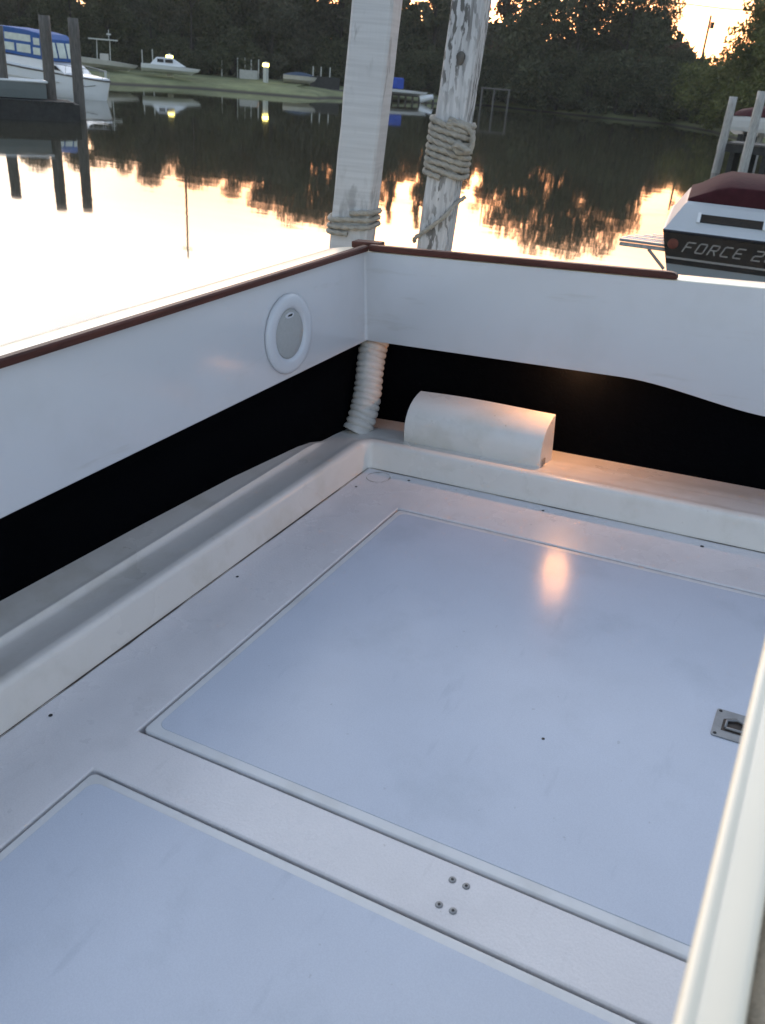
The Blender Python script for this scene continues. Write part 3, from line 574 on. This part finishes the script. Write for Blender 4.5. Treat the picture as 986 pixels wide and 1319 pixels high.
ropemesh('diagonal_line', [a + Vector((.10, .06, .05)), a + Vector((.095, -.04, .02)), a + Vector((.07, -.094, -.035)), b + Vector((.0, -.105, .035)), b + Vector((-.075, -.09, -.02)), b + Vector((-.11, -.03, -.05))], .010, 'single rope running diagonally down across the foot of the peeling post')
c0 = ext(*PA, 1.645); c1 = ext(*PA, 1.545)
ropemesh('mooring_rope', wrap(c0, c1, .197, .202, R(17), 3, .0125, 8, .014, 0), .0125, 'few loose turns of rope round the foot of the thick left post')
# ------------------------------------------------------------------ hull helper for the other boats
def hullmesh(L, B, zs, zc, zb, n=22, rake=.25, flare=.2, stern_w=.9):
    """bow at +x (x=L), keel z=zb, sheer z=zs(t), returns MB rows port->starboard"""
    rows = []
    for i in range(n + 1):
        t = i / n; wd = B / 2 * (stern_w + (1 - stern_w) * min(1, t * 2.5)) * max(0.0, 1 - max(0, (t - .45) / .55) ** 2.2)
        zz = zs(t); rk = rake * t ** 6
        sec = []
        for (k, h) in ((1, 1), (.97, .8), (1 - flare * .6, .45), (1 - flare, .25), (.0, .0)):
            sec.append((wd * k if t < 1 else 0.0, h))
        pts = [(L * t - rk * (1 - h) * 1.0, -w_, zb + (zz - zb) * h) for w_, h in sec] + [(L * t - rk * (1 - h), w_, zb + (zz - zb) * h) for w_, h in sec[::-1][1:]]
        rows.append(pts)
    return rows
# ------------------------------------------------------------------ right: boat with dark name stripe
ex = Vector((.931, .366, 0)).normalized(); fb = empty('motor_boat', (-2.33, 10.50, 0), R(11), 'grey motor boat with black FORCE 26 name stripe, burgundy canvas cover and slatted swim platform', 'boat')
# local: x along the side to the right, y away from us, z up
def sidex(y): return 0
LEN = 7.5; BM = 2.5
def outline(t):  # plan view of the near side (y as function of x)
    return .05 * t ** 2
def strip(name, zs, m, xs, bul=0, x0f=lambda z: 0.0):
    rows = []
    for x in xs:
        rows.append([(x + x0f(z) * max(0, 1 - x * 2), -o_, z) for z, o_ in zs])
    mb = MB(); mb.grid(rows)
    # close the stern face and the far side
    for (z, o_) in []: pass
    return mb
xs = list(np.linspace(0, LEN, 24))
rk = lambda z: -.30 * (z - .9) if z < .92 else 0.0
def loop(z, inset, sx=0):
    """closed ring at height z: near side, bow, far side, stern"""
    P = []
    for x in np.linspace(0, LEN, 20):
        t = x / LEN; y = inset + (BM / 2 - inset) * max(0, (t - .4) / .6) ** 2.3; P.append((x + (rk(z) * (1 - t)) + sx * (1 - t), y, z))
    for x in np.linspace(LEN, 0, 20)[1:]:
        t = x / LEN; y = BM - inset - (BM / 2 - inset) * max(0, (t - .4) / .6) ** 2.3; P.append((x + (rk(z) * (1 - t)) + sx * (1 - t), y, z))
    return P
def shell(name, rings, m, parent, cap=False, smooth=False):
    mb = MB(); mb.grid([loop(*r) for r in rings], closed=True, caps=cap); return mb.build(name, m, parent, smooth)
shell('hull', [(-.3, .35), (.1, .08), (.30, .03), (.54, .012)], M['grey'], fb)
shell('dark_band', [(.54, .006), (.600, .002)], M['stripe'], fb)
shell('silver_pinstripe', [(.600, -.004), (.622, -.004)], M['letter'], fb)
shell('name_stripe', [(.622, -.002), (.880, -.012)], M['stripe'], fb)
shell('rub_rail', [(.880, -.010), (.884, -.036), (.905, -.040), (.915, -.022)], M['stripe'], fb)
shell('side_deck', [(.915, -.020), (.930, .0, .02), (1.18, .25, .17), (1.21, .30, .20)], M['deckgrey'], fb)
# canvas cover
rows = []
for x in [.19, .22, .30, .40, .50, .62, .76] + list(np.linspace(1.0, 5.0, 20)):
    e = min(1, (x - .19) / .42); hh = .03 + .26 * (e * 1.12 if e < .8 else .896 + (e - .8) * .52); wv = .008 * math.sin(x * 9); y0 = .31
    rows.append([(x, y0, 1.20), (x, y0 + .01, 1.21 + hh * .62 + wv), (x, y0 + .05, 1.21 + hh * .68), (x, y0 + .45, 1.21 + hh * .9 + wv), (x, 1.25, 1.22 + hh), (x, 2.5 - y0 - .45, 1.21 + hh * .9), (x, 2.5 - y0 - .02, 1.21 + hh * .6), (x, 2.5 - y0, 1.20)])
mb = MB(); mb.grid(rows, caps=True); mb.build('canvas_cover', M['burg'], fb, smooth=True)
# vents on the sloped side deck
def dpt(x, u, off=.004):  # u 0..1 up the sloping deck
    return Vector((x, .0 + .25 * u, .930 + .25 * u)) + Vector((0, -.707, .707)) * off
for k, xv in enumerate((.36, 1.22, 2.08)):
    mb = MB(); mb.add([dpt(xv, .34), dpt(xv + .70, .34), dpt(xv + .70, .64), dpt(xv, .64), dpt(xv, .34, .016), dpt(xv + .70, .34, .016), dpt(xv + .70, .64, .016), dpt(xv, .64, .016)], [(0, 1, 2, 3), (4, 5, 6, 7), (0, 1, 5, 4), (1, 2, 6, 5), (2, 3, 7, 6), (3, 0, 4, 7)])
    vt = mb.build('air_vent', M['dark'], fb)
    for j in range(5):
        u = .36 + j * .055; mb = MB(); mb.add([dpt(xv + .03, u, .015), dpt(xv + .67, u, .015), dpt(xv + .67, u + .02, .024), dpt(xv + .03, u + .02, .024), dpt(xv + .03, u + .03, .015), dpt(xv + .67, u + .03, .015)], [(0, 1, 2, 3), (3, 2, 5, 4), (0, 3, 4), (1, 5, 2)]); mb.build('louvre', M['caulk'], vt)
    for xx in (xv - .02, xv + .69): 
        mb = MB(); mb.add([dpt(xx, .30, .0), dpt(xx + .035, .30, .0), dpt(xx + .035, .68, .0), dpt(xx, .68, .0), dpt(xx, .30, .026), dpt(xx + .035, .30, .026), dpt(xx + .035, .68, .026), dpt(xx, .68, .026)], [(4, 5, 6, 7), (0, 1, 5, 4), (1, 2, 6, 5), (2, 3, 7, 6), (3, 0, 4, 7)]); mb.build('vent_end', M['white'], vt)
# lettering FORCE 26 as raised squared italic strokes
GL_ = {'F': [[(0, 0), (.35, 4), (.6, 4.2), (3.3, 4.2)], [(.2, 2.1), (2.4, 2.1)]],
       'O': [[(.3, .0), (2.6, 0), (3.0, .5), (3.2, 3.7), (2.9, 4.2), (.7, 4.2), (.3, 3.7), (0, .5), (.3, 0)]],
       'R': [[(0, 0), (.35, 4.2), (2.8, 4.2), (3.2, 3.7), (3.1, 2.5), (2.7, 2.0), (.2, 2.0)], [(1.6, 2.0), (2.8, 0)]],
       'C': [[(3.2, 4.2), (.8, 4.2), (.35, 3.7), (.05, .5), (.4, 0), (2.9, 0)]],
       'E': [[(3.2, 4.2), (.8, 4.2), (.35, 3.7), (.05, .5), (.4, 0), (2.9, 0)], [(.2, 2.1), (2.5, 2.1)]],
       '2': [[(.4, 4.2), (2.9, 4.2), (3.3, 3.7), (3.2, 2.6), (2.8, 2.2), (.5, 2.0), (.1, 1.5), (0, 0), (3.0, 0)]],
       '6': [[(3.2, 4.2), (.8, 4.2), (.35, 3.7), (.05, .5), (.4, 0), (2.7, 0), (3.1, .5), (3.0, 1.7), (2.6, 2.1), (.2, 2.1)]]}
def ribbon(mb, pts, w_, f):
    for i in range(len(pts) - 1):
        a, b = Vector(pts[i]), Vector(pts[i + 1]); d = (b - a).normalized(); n_ = Vector((-d.y, d.x)) * w_ / 2; a = a - d * w_ * .42; b = b + d * w_ * .42
        q = [a + n_, a - n_, b - n_, b + n_]; mb.add([f(p, .0) for p in q] + [f(p, .004) for p in q], [(0, 1, 2, 3), (4, 7, 6, 5), (0, 1, 5, 4), (1, 2, 6, 5), (2, 3, 7, 6), (3, 0, 4, 7)])
cx = .26
for ch in 'FORCE 26':
    if ch == ' ': cx += .07; continue
    mb = MB(); sc = .025
    def f(p, o_, cx=cx): 
        return (cx + p.x * .028 + p.y * .008, .012 - .0 - .016 * 1 - o_ + .004 * 0 - .004, .695 + p.y * sc)
    for st in GL_[ch]: ribbon(mb, st, .55, f)
    mb.build('letter_' + {'2': 'two', '6': 'six'}.get(ch, ch.lower()), M['letter'], fb); cx += .137
mb = MB(); mb.grid([[(.14 + r * math.cos(a), -.012 - h, .765 + r * .95 * math.sin(a)) for a in np.linspace(0, 2 * math.pi, 12, endpoint=False)] for r, h in ((.062, 0), (.058, .006), (.02, .008))], closed=True, caps=True); mb.build('round_emblem', mat('rust_red_emblem', (.16, .035, .02), .5, var=.5, vscale=30), fb)
# swim platform: slats along the stern, brackets under
mb = MB(); mb.box(-.46, .08, .03, .09, .66, .70); o = mb.build('platform_edge', M['woodl'], fb); bevel(o, .01, 3)
for k in range(6):
    x0_ = -.47 + (.0, .02, .06, .14, .24, .34)[k]; mb = MB(); mb.box(x0_, .075, .02 + k * .13, .105 + k * .13, .712, .745); o = mb.build('platform_slat', M['deckgrey'] if k % 2 else M['grey'], fb); bevel(o, .012, 2)
mb = MB(); mb.tube([(-.12, .06, .66), (.10, .06, .46)], .018, 8); mb.build('platform_bracket', M['steel'], fb)
# ------------------------------------------------------------------ right background: dock with pilings and covered boat
def piling(x, y, z1, r, m, label, lean=(0, 0), grp=None, zb=-1.2):
    mb = MB(); rr = random.Random(label + str(x)); n = 12; rows = []
    for i in range(13):
        t = i / 12; z = zb + (z1 - zb) * t; rows.append([(lean[0] * (z - 0) + r * (1 - .12 * t) * (1 + rr.uniform(-.05, .05)) * math.cos(a), lean[1] * z + r * (1 - .12 * t) * (1 + rr.uniform(-.05, .05)) * math.sin(a), z) for a in np.linspace(0, 2 * math.pi, n, endpoint=False)])
    mb.grid(rows, closed=True, caps=True); o = mb.build('piling', m, smooth=True); o.location = (x, y, 0); return tag(o, label, 'piling', grp)
# ------------------------------------------------------------------ BACKGROUND (placed further below)
piling(-5.95, 32.8, 2.35, .15, M['woodl'], 'pale piling left of the covered boat on the right dock', (.0, 0))
piling(-4.60, 29.6, 2.55, .15, M['woodl'], 'pale piling in front of the covered boat at the right edge', (.0, 0))
piling(-5.2, 35.4, 1.2, .12, M['woodl'], 'short pale piling behind the right dock between the two taller ones')
dk = empty('side_dock', (-5.6, 31.5, 0), 0, 'dark timber dock running off to the right edge behind the burgundy covered boat', 'dock')
for k in range(22):
    mb = MB(); mb.box(.15 + k * .25, .15 + k * .25 + .23, -.6, .9, 1.02 + rnd.uniform(-.004, .004), 1.07); mb.build('plank', M['wood'], dk)
mb = MB(); mb.box(.1, 6, -.55, -.43, .78, 1.015); mb.build('beam', M['plank'], dk)
mb = MB(); mb.box(.1, 6, .75, .87, .78, 1.015); mb.build('beam', M['plank'], dk)
for k in range(12):
    mb = MB(); mb.box(.25 + k * .5, .40 + k * .5, -.43, .72, -.8, .775); mb.build('dock_support', M['plank'], dk)
cb = empty('covered_boat', (-6.15, 35.6, 0), R(-6), 'small white boat under a burgundy cover on the right dock, cut by the picture edge', 'boat')
mb = MB(); rows = hullmesh(5.5, 2.0, lambda t: 1.75 + .15 * t, 0, 1.15, rake=.3); mb.grid(rows, caps=False); mb.add(rows[0], [tuple(range(len(rows[0])))]); mb.build('hull', M['white'], cb)
rows = []
for i in range(12):
    t = i / 11; x = .1 + 4.6 * t; wv = .95 * (1 - max(0, (t - .5) / .6) ** 2); hh = .45 * math.sin(math.pi * min(1, .12 + t * .8)) ; rows.append([(x, -wv, 1.77 + .1 * t), (x, -wv * .8, 1.80 + hh * .6), (x, 0, 1.83 + hh), (x, wv * .8, 1.80 + hh * .6), (x, wv, 1.77 + .1 * t)])
mb = MB(); mb.grid(rows, caps=True); mb.build('canvas_cover', M['burg'], cb, smooth=True)
mb = MB(); mb.box(.4, .6, -.9, .9, .9, 1.2); mb.box(3.2, 3.4, -.9, .9, .9, 1.2); mb.build('lift_bunk', M['plank'], cb)
# ------------------------------------------------------------------ left: dock, pilings, skiff and cabin boat
piling(-26.35, 20.45, 2.6, .19, M['wood'], 'dark leaning piling at the left edge of the picture', (-.01, .02))
piling(-25.56, 21.65, 3.0, .20, M['wood'], 'dark piling in front of the blue canopy, middle of the three on the left dock', (.01, 0))
piling(-25.0, 22.35, 3.0, .19, M['wood'], 'dark piling at the corner of the left dock, right of the blue canopy', (0, 0))
ld = empty('left_dock', (-25.05, 22.55, 0), math.atan2(-2.1, -1.45), 'dark low timber dock with pilings at the left edge', 'dock')
for k in range(2, 44):
    mb = MB(); mb.box(.0 + k * .25, k * .25 + .235, -.05, 1.6, .52 + rnd.uniform(-.006, .006), .57); mb.build('plank', M['plank'], ld)
mb = MB(); mb.box(.32, 11, -.02, .06, -.3, .515); mb.box(.32, .42, .06, 1.5, -.3, .515); mb.box(.32, 11, 1.5, 1.58, -.3, .515); mb.build('fascia', M['plank'], ld)
for k in range(2, 22):
    mb = MB(); mb.box(k * .5 + .1, k * .5 + .25, .08, .2, -1, .50); mb.build('dock_support', M['plank'], ld)
sk = empty('skiff', (-25.25, 22.35, 0), math.atan2(-2.1, -1.45), 'blue-grey flat skiff with pale rim lying along the left dock', 'boat')
rows = []
for i in range(14):
    t = i / 13; x = .95 + 6.4 * t; w_ = .55 * (1 - .0 * t) * (1 - max(0, (.12 - t) / .12) * .25); zz = 1.08; rows.append([(x, .60 - w_, zz), (x, .60 - w_ * .96, .85), (x, .60 - w_ * .86, .60), (x, .60 + w_ * .86, .60), (x, .60 + w_ * .96, .85), (x, .60 + w_, zz)])
mb = MB(); mb.grid(rows, caps=True); mb.build('hull', M['bluegrey'], sk)
mb = MB(); mb.tube([(.93, .08, 1.10), (7.3, .05, 1.10)], .035, 8); mb.tube([(.93, 1.12, 1.10), (7.3, 1.15, 1.10)], .035, 8); mb.tube([(.93, .08, 1.10), (.93, 1.12, 1.10)], .035, 8); mb.build('rim', M['white'], sk)
# cabin boat: local x from the bow tip (0) back to the stern
bow = Vector((-33.2, 31.55, 0)); sd_ = Vector((-39.5, 30.7, 0)) - bow
cbt = empty('cabin_boat', bow, math.atan2(sd_.y, sd_.x), 'white cabin boat with blue canvas top and clear windows coloured pale as lit moored behind the left dock', 'boat')
LB, BB = 8.6, 2.7
def hw(s): return BB / 2 * min(1, max(.0, s / 3.6)) ** .55 * (1 if s < 6 else 1 - .06 * (s - 6) / 2.6)
def zsheer(s): return .84 + .078 * s
rows = []; rows2 = []; rowsr = []; rowsd = []
for i in range(28):
    s = LB * (i / 27) ** 1.3; w_ = hw(s); zs = zsheer(s); rk_ = .30
    f = lambda k, h: (s + rk_ * (1 - h) * max(0, 1 - s / 2), w_ * k, zs * h - .25 * (1 - h))
    rows.append([f(k, h) for k, h in ((1, 1), (.985, .8), (.93, .5), (.84, .25), (.62, .05), (0, -.1), (-.62, .05), (-.84, .25), (-.93, .5), (-.985, .8), (-1, 1))])
    rowsd.append([(s, w_ * .99, zs + .01), (s, w_ * .8, zs + .05), (s, 0, zs + .09), (s, -w_ * .8, zs + .05), (s, -w_ * .99, zs + .01)])
mb = MB(); mb.grid(rows); mb.add(rows[-1], [tuple(range(11))]); mb.build('hull', M['white'], cbt, smooth=True)
mb = MB(); mb.grid(rowsd); mb.build('foredeck', M['white'], cbt, smooth=True)
for sg in (1, -1):
    mb = MB(); mb.tube([(LB * (i / 27) ** 1.3, sg * (hw(LB * (i / 27) ** 1.3) + .01), zsheer(LB * (i / 27) ** 1.3) - .03) for i in range(28)], .035, 6); mb.build('rub_rail', M['wood'], cbt)
    mb = MB(); mb.tube([(LB * (i / 27) ** 1.3, sg * (hw(LB * (i / 27) ** 1.3) * .985 + .012), zsheer(LB * (i / 27) ** 1.3) * .62) for i in range(9, 28)], .02, 6); mb.build('chine_stripe', M['offwhite'], cbt)
# trunk cabin + canvas enclosure
def house(name, pts, y, m, inset=.1):
    n = len(pts); mb = MB(); mb.add([(s, y, z) for s, z in pts] + [(s, -y, z) for s, z in pts], [tuple(range(n)), tuple(range(n, 2 * n))[::-1]] + [(i, (i + 1) % n, n + (i + 1) % n, n + i) for i in range(n)]); o = mb.build(name, m, cbt); bevel(o, .04, 2, 20); return o
house('trunk_cabin', [(1.7, .95), (2.2, 1.34), (3.0, 1.50), (8.0, 1.74), (8.0, 1.3), (1.7, .95)], .95, M['white'])
ce = house('canvas_enclosure', [(2.6, 1.45), (2.75, 2.35), (3.1, 2.56), (3.8, 2.66), (5.4, 2.76), (5.9, 2.66), (6.7, 1.8)], .98, M['blue'])
for sg in (1, -1):
    for (a, b, z0, z1) in ((3.0, 3.35, 2.06, 2.34), (3.5, 5.0, 2.14, 2.42), (3.0, 3.4, 1.66, 1.95), (3.55, 4.35, 1.68, 2.02), (4.5, 5.7, 1.70, 2.02)):
        mb = MB(); sl_ = .045; mb.add([(a, sg * .985, z0 + sl_ * (a - 3)), (b, sg * .985, z0 + sl_ * (b - 3)), (b, sg * .985, z1 + sl_ * (b - 3)), (a, sg * .985, z1 + sl_ * (a - 3)), (a, sg * 1.0, z0 + sl_ * (a - 3)), (b, sg * 1.0, z0 + sl_ * (b - 3)), (b, sg * 1.0, z1 + sl_ * (b - 3)), (a, sg * 1.0, z1 + sl_ * (a - 3))], [(4, 5, 6, 7), (0, 1, 5, 4), (1, 2, 6, 5), (2, 3, 7, 6), (3, 0, 4, 7)]); mb.build('window_pane', M['clear'], ce)
for yy in (-.6, 0, .6):
    mb = MB(); mb.add([(2.585, yy - .24, 1.75), (2.585, yy + .24, 1.62), (2.71, yy + .24, 2.22), (2.71, yy - .24, 2.22), (2.575, yy - .24, 1.60), (2.575, yy + .24, 1.60), (2.68, yy + .24, 2.22), (2.68, yy - .24, 2.22)], [(4, 5, 6, 7), (0, 1, 5, 4), (1, 2, 6, 5), (2, 3, 7, 6), (3, 0, 4, 7)]); mb.build('windscreen_pane', M['clear'], ce)
for sg in (1, -1):
    mb = MB(); mb.add([(1.95, sg * .955, 1.10), (2.6, sg * .955, 1.15), (2.6, sg * .955, 1.34), (2.2, sg * .955, 1.28), (1.95, sg * .975, 1.10), (2.6, sg * .975, 1.15), (2.6, sg * .975, 1.34), (2.2, sg * .975, 1.28)], [(4, 5, 6, 7), (0, 1, 5, 4), (1, 2, 6, 5), (2, 3, 7, 6), (3, 0, 4, 7)]); mb.build('cabin_window', M['dark'], cbt)
    mb = MB(); q = lambda s, z: (s, sg * (hw(s) * .98 + .012), z); mb.tube([q(1.35, .82), q(1.15, .58), q(.85, .54), q(.45, .62)], .012, 5); mb.build('bow_scroll', M['dark'], cbt)
mb = MB()
for s in (.2, 1.0, 1.8): mb.tube([(s, hw(s) * .9, zsheer(s)), (s, hw(s) * .85, zsheer(s) + .35)], .012, 5); mb.tube([(s, -hw(s) * .9, zsheer(s)), (s, -hw(s) * .85, zsheer(s) + .35)], .012, 5)
mb.tube([(2.4, hw(2.4) * .85, zsheer(2.4) + .35), (1.0, hw(1.0) * .85, zsheer(1) + .35), (.1, .02, zsheer(.1) + .36), (1.0, -hw(1.0) * .85, zsheer(1) + .35), (2.4, -hw(2.4) * .85, zsheer(2.4) + .35)], .014, 5); mb.build('bow_rail', M['steel'], cbt)
# small dock marker past the bow
mb = MB(); mb.tube([(0, 0, -.5), (0, 0, .40)], .09, 8); o = mb.build('marker_stake', M['ped']); o.location = (-48.0, 45.3, .40); tag(o, 'short white marker stake on the bank above the bow of the cabin boat', 'stake')
# ------------------------------------------------------------------ boats and fittings on the grassy bank
def simpleboat(name, loc, rz, L, B, z0, zs0, zs1, m, label):
    e = empty(name, loc, rz, label, 'boat'); rows = []
    for i in range(16):
        t = i / 15; w_ = B / 2 * (.92 + .08 * min(1, t * 3)) * (1 - max(0, (t - .5) / .5) ** 2.4); zs = zs0 + (zs1 - zs0) * t ** 1.5; rk_ = .5 * t ** 4
        rows.append([(L * t + rk_ * .3, w_, zs), (L * t - rk_ * .1, w_ * .9, z0 + (zs - z0) * .5), (L * t - rk_ * .8, w_ * .5, z0 + .08), (L * t - rk_, 0, z0), (L * t - rk_ * .8, -w_ * .5, z0 + .08), (L * t - rk_ * .1, -w_ * .9, z0 + (zs - z0) * .5), (L * t + rk_ * .3, -w_, zs)])
    mb = MB(); mb.grid(rows); mb.add(rows[0], [tuple(range(7))]); mb.add([r[0] for r in rows] + [r[-1] for r in rows][::-1], [tuple(range(32))]); mb.build('hull', m, e); return e
dr = math.atan2(53.65 - 50.46, -52.4 + 55.49)
tb = simpleboat('centre_console_boat', (-54.4, 48.3, 0), dr, 4.4, 1.8, .75, 1.45, 1.15, M['offwhite'], 'weathered grey boat with a pipe T-top pulled up on the grassy bank')
mb = MB()
for sx in (1.7, 2.6):
    for sy in (-.4, .4): mb.tube([(sx, sy, 1.1), (sx + .05, sy * .9, 2.6)], .03, 6)
mb.build('top_frame', M['ped'], tb); mb = MB(); mb.box(1.2, 3.2, -.7, .7, 2.6, 2.68); mb.build('hard_top', M['ped'], tb); mb = MB(); mb.box(1.9, 2.5, -.3, .3, 1.0, 1.75); mb.build('console', M['offwhite'], tb); mb = MB(); mb.tube([(2.6, 0, 2.68), (2.6, 0, 3.3)], .03, 6); mb.box(2.45, 2.75, -.2, .2, 2.95, 3.05); mb.build('antenna', M['ped'], tb)
mb = MB(); mb.box(-.4, -.05, -.2, .2, .7, 1.75); mb.build('outboard_motor', M['dark'], tb)
wb = simpleboat('white_runabout', (-50.8, 51.4, 0), math.atan2(3.3, 3.4), 4.1, 1.7, .80, 1.36, 1.22, M['white'], 'white runabout with a low windscreen on the bank behind the first lamp pedestal')
mb = MB(); mb.add([(.6, -.7, 1.3), (1.1, -.6, 1.82), (2.2, -.5, 1.85), (3.2, -.55, 1.3), (.6, .7, 1.3), (1.1, .6, 1.82), (2.2, .5, 1.85), (3.2, .55, 1.3)], [(0, 1, 2, 3), (7, 6, 5, 4), (0, 1, 5, 4), (1, 2, 6, 5), (2, 3, 7, 6)]); o = mb.build('cuddy', M['white'], wb); bevel(o, .05, 2, 20)
mb = MB()
for yy in (-1, 1):
    for a, b in ((1.15, 1.6), (1.7, 2.25)): mb.box(a, b, min(yy * .60, yy * .64), max(yy * .60, yy * .64), 1.50, 1.72)
mb.build('side_window', M['dark'], wb)
def pedestal(x, y, label):
    e = empty('lamp_pedestal', (x, y, .70), 0, label, 'lamp')
    mb = MB(); mb.box(-.15, .15, -.15, .15, -.1, 1.05); mb.build('column', M['ped'], e)
    mb = MB(); mb.box(-.17, .17, -.17, .17, 1.06, 1.28); mb.build('lamp_lens', M['plamp'], e)
    mb = MB(); mb.add([(-.2, -.2, 1.29), (.2, -.2, 1.29), (.2, .2, 1.29), (-.2, .2, 1.29), (0, 0, 1.42)], [(0, 1, 2, 3), (0, 1, 4), (1, 2, 4), (2, 3, 4), (3, 0, 4)]); mb.build('cap', M['ped'], e)
pedestal(-49.8, 53.3, 'pale lamp pedestal with yellow light in front of the white runabout')
pedestal(-46.0, 59.9, 'pale lamp pedestal with yellow light standing alone on the bank left of the thick post')
def wpole(x, y, z0, z1, label, g=None):
    mb = MB(); mb.tube([(0, 0, 0), (0, 0, z1 - z0)], .045, 6); o = mb.build('thin_stake', M['ped']); o.location = (x, y, z0); return tag(o, label, 'stake', g)
for (x, y, z) in ((-51.5, 61.2, 2.05), (-50.5, 62.0, 2.2), (-50.05, 62.4, 2.25), (-49.65, 62.7, 2.15), (-49.2, 63.1, 2.2), (-54.1, 54.9, 2.2), (-53.5, 55.4, 2.3)):
    wpole(x, y, .6, z, 'thin upright pale stake standing on the bank under the trees', 'thin stakes on the far bank')
mb = MB(); mb.box(-.75, .75, -.25, .25, 0, .75); o = mb.build('utility_box', M['concrete']); o.location = (-49.7, 62.4, .62); o.rotation_euler = (0, 0, .7); tag(o, 'low pale box among the thin stakes on the bank', 'box'); bevel(o, .04, 2)
tb2 = simpleboat('tarped_boat', (-46.3, 62.6, 0), math.atan2(1.4, 2.0), 2.9, 1.5, .70, 1.3, 1.25, M['offwhite'], 'pale boat with slate blue cover on the bank just left of the thick post')
mb = MB(); rows = [[(x, -.72, 1.3), (x, 0, 1.3 + .25 * math.sin(math.pi * (x + .1) / 2.8)), (x, .72, 1.3)] for x in np.linspace(.05, 2.4, 8)]; mb.grid(rows, caps=True); mb.build('canvas_cover', mat('slate_canvas', (.07, .10, .15), .8), tb2)
mb = MB(); mb.box(-1.2, 1.2, -.4, .4, -.7, .45); o = mb.build('dark_shed_box', M['plank']); o.location = (-43.6, 64.6, .9); o.rotation_euler = (0, 0, .6); tag(o, 'dark low crate at the dock end beside the slate blue covered boat', 'crate'); bevel(o, .03, 2)
for (x, y) in ((-44.3, 63.9), (-43.8, 64.3), (-43.2, 64.7)): wpole(x, y, .9, 2.05, 'thin upright pale stake above the dark crate', 'thin stakes over the dark crate')
bb_ = simpleboat('blue_topped_boat', (-39.5, 66.9, 0), math.atan2(1.5, 2.4), 3.6, 1.5, .52, .92, .84, M['white'], 'white boat with bright blue tarp tied at the far dock, seen between the two posts')
mb = MB(); mb.box(.3, 1.7, -.65, .65, .93, 1.75); o = mb.build('tarp_tent', M['bluet'], bb_); bevel(o, .12, 3)
mb = MB(); mb.tube([(0, 0, .2), (1.1, 0, .45)], [.32, .2], 10); o = mb.build('upturned_dinghy', M['white']); o.location = (-36.9, 68.6, .1); o.rotation_euler = (0, 0, .6); tag(o, 'small pale upturned dinghy just right of the blue tarp boat', 'boat')
fd = empty('far_dock', (-44.6, 62.9, 0), math.atan2(71 - 62.9, -36.7 + 44.6), 'low timber dock along the far bank behind the two posts', 'dock')
for k in range(38):
    mb = MB(); mb.box(k * .3, k * .3 + .28, -.7, .5, .42, .50); mb.build('plank', M['wood'], fd)
for k in range(19):
    mb = MB(); mb.tube([(k * .6 + .1, -.72, -1), (k * .6 + .1, -.72, .42)], .09, 7); mb.build('dock_support', M['wood'], fd)
# timber boat-lift frame at the far bank
fr = empty('boat_lift_frame', (-31.2, 68.2, 0), math.atan2(.95, 2.0), 'timber uprights with a top rail standing in water right of the peeling post', 'frame')
for x in (0, .95, 2.1):
    mb = MB(); mb.tube([(x, 0, -1), (x, 0, 1.6)], .08, 7); mb.build('upright', M['wood'], fr)
mb = MB(); mb.box(-.1, 2.2, -.05, .05, 1.5, 1.62); mb.build('top_rail', M['wood'], fr)
# utility pole and wire against the open sky
mb = MB(); mb.tube([(-23.7, 107.4, 0), (-23.7, 107.4, 9.9)], [.16, .11], 8); mb.box(-23.55, -23.2, 107.3, 107.6, 8.7, 9.3); tag(mb.build('utility_pole', M['bark']), 'slim utility pole with transformer in the patch of open sky', 'pole')
mb = MB(); mb.tube([(-60, 107, 13.5), (-28.4, 113.5, 11.35), (-24, 114.5, 11.1), (-19.8, 115.3, 11.1), (10, 121, 12.4)], .045, 5); tag(mb.build('overhead_wire', M['bark']), 'thin overhead wire crossing the open sky above the utility pole', 'wire')

mb = MB(); mb.tube([(-57.3, 62.9, .3), (-57.3, 62.9, 15.2)], [.13, .08], 8); mb.box(-57.9, -56.7, 62.85, 62.95, 14.1, 14.25); tag(mb.build('utility_pole', M['bark']), 'tall thin dark utility pole among the trees at left, behind the white runabout', 'pole')

hz = bpy.data.materials.new('evening_haze'); hz.use_nodes = True; hz.node_tree.nodes.remove(hz.node_tree.nodes['Principled BSDF'])
pv = hz.node_tree.nodes.new('ShaderNodeVolumePrincipled'); pv.inputs['Color'].default_value = (.93, .93, .90, 1); pv.inputs['Density'].default_value = .00042; pv.inputs['Anisotropy'].default_value = .1
hz.node_tree.links.new(pv.outputs[0], hz.node_tree.nodes['Material Output'].inputs['Volume'])
mb = MB(); mb.box(-420, 420, -330, 260, -2.6, 22); tag(mb.build('haze', hz), kind='stuff')
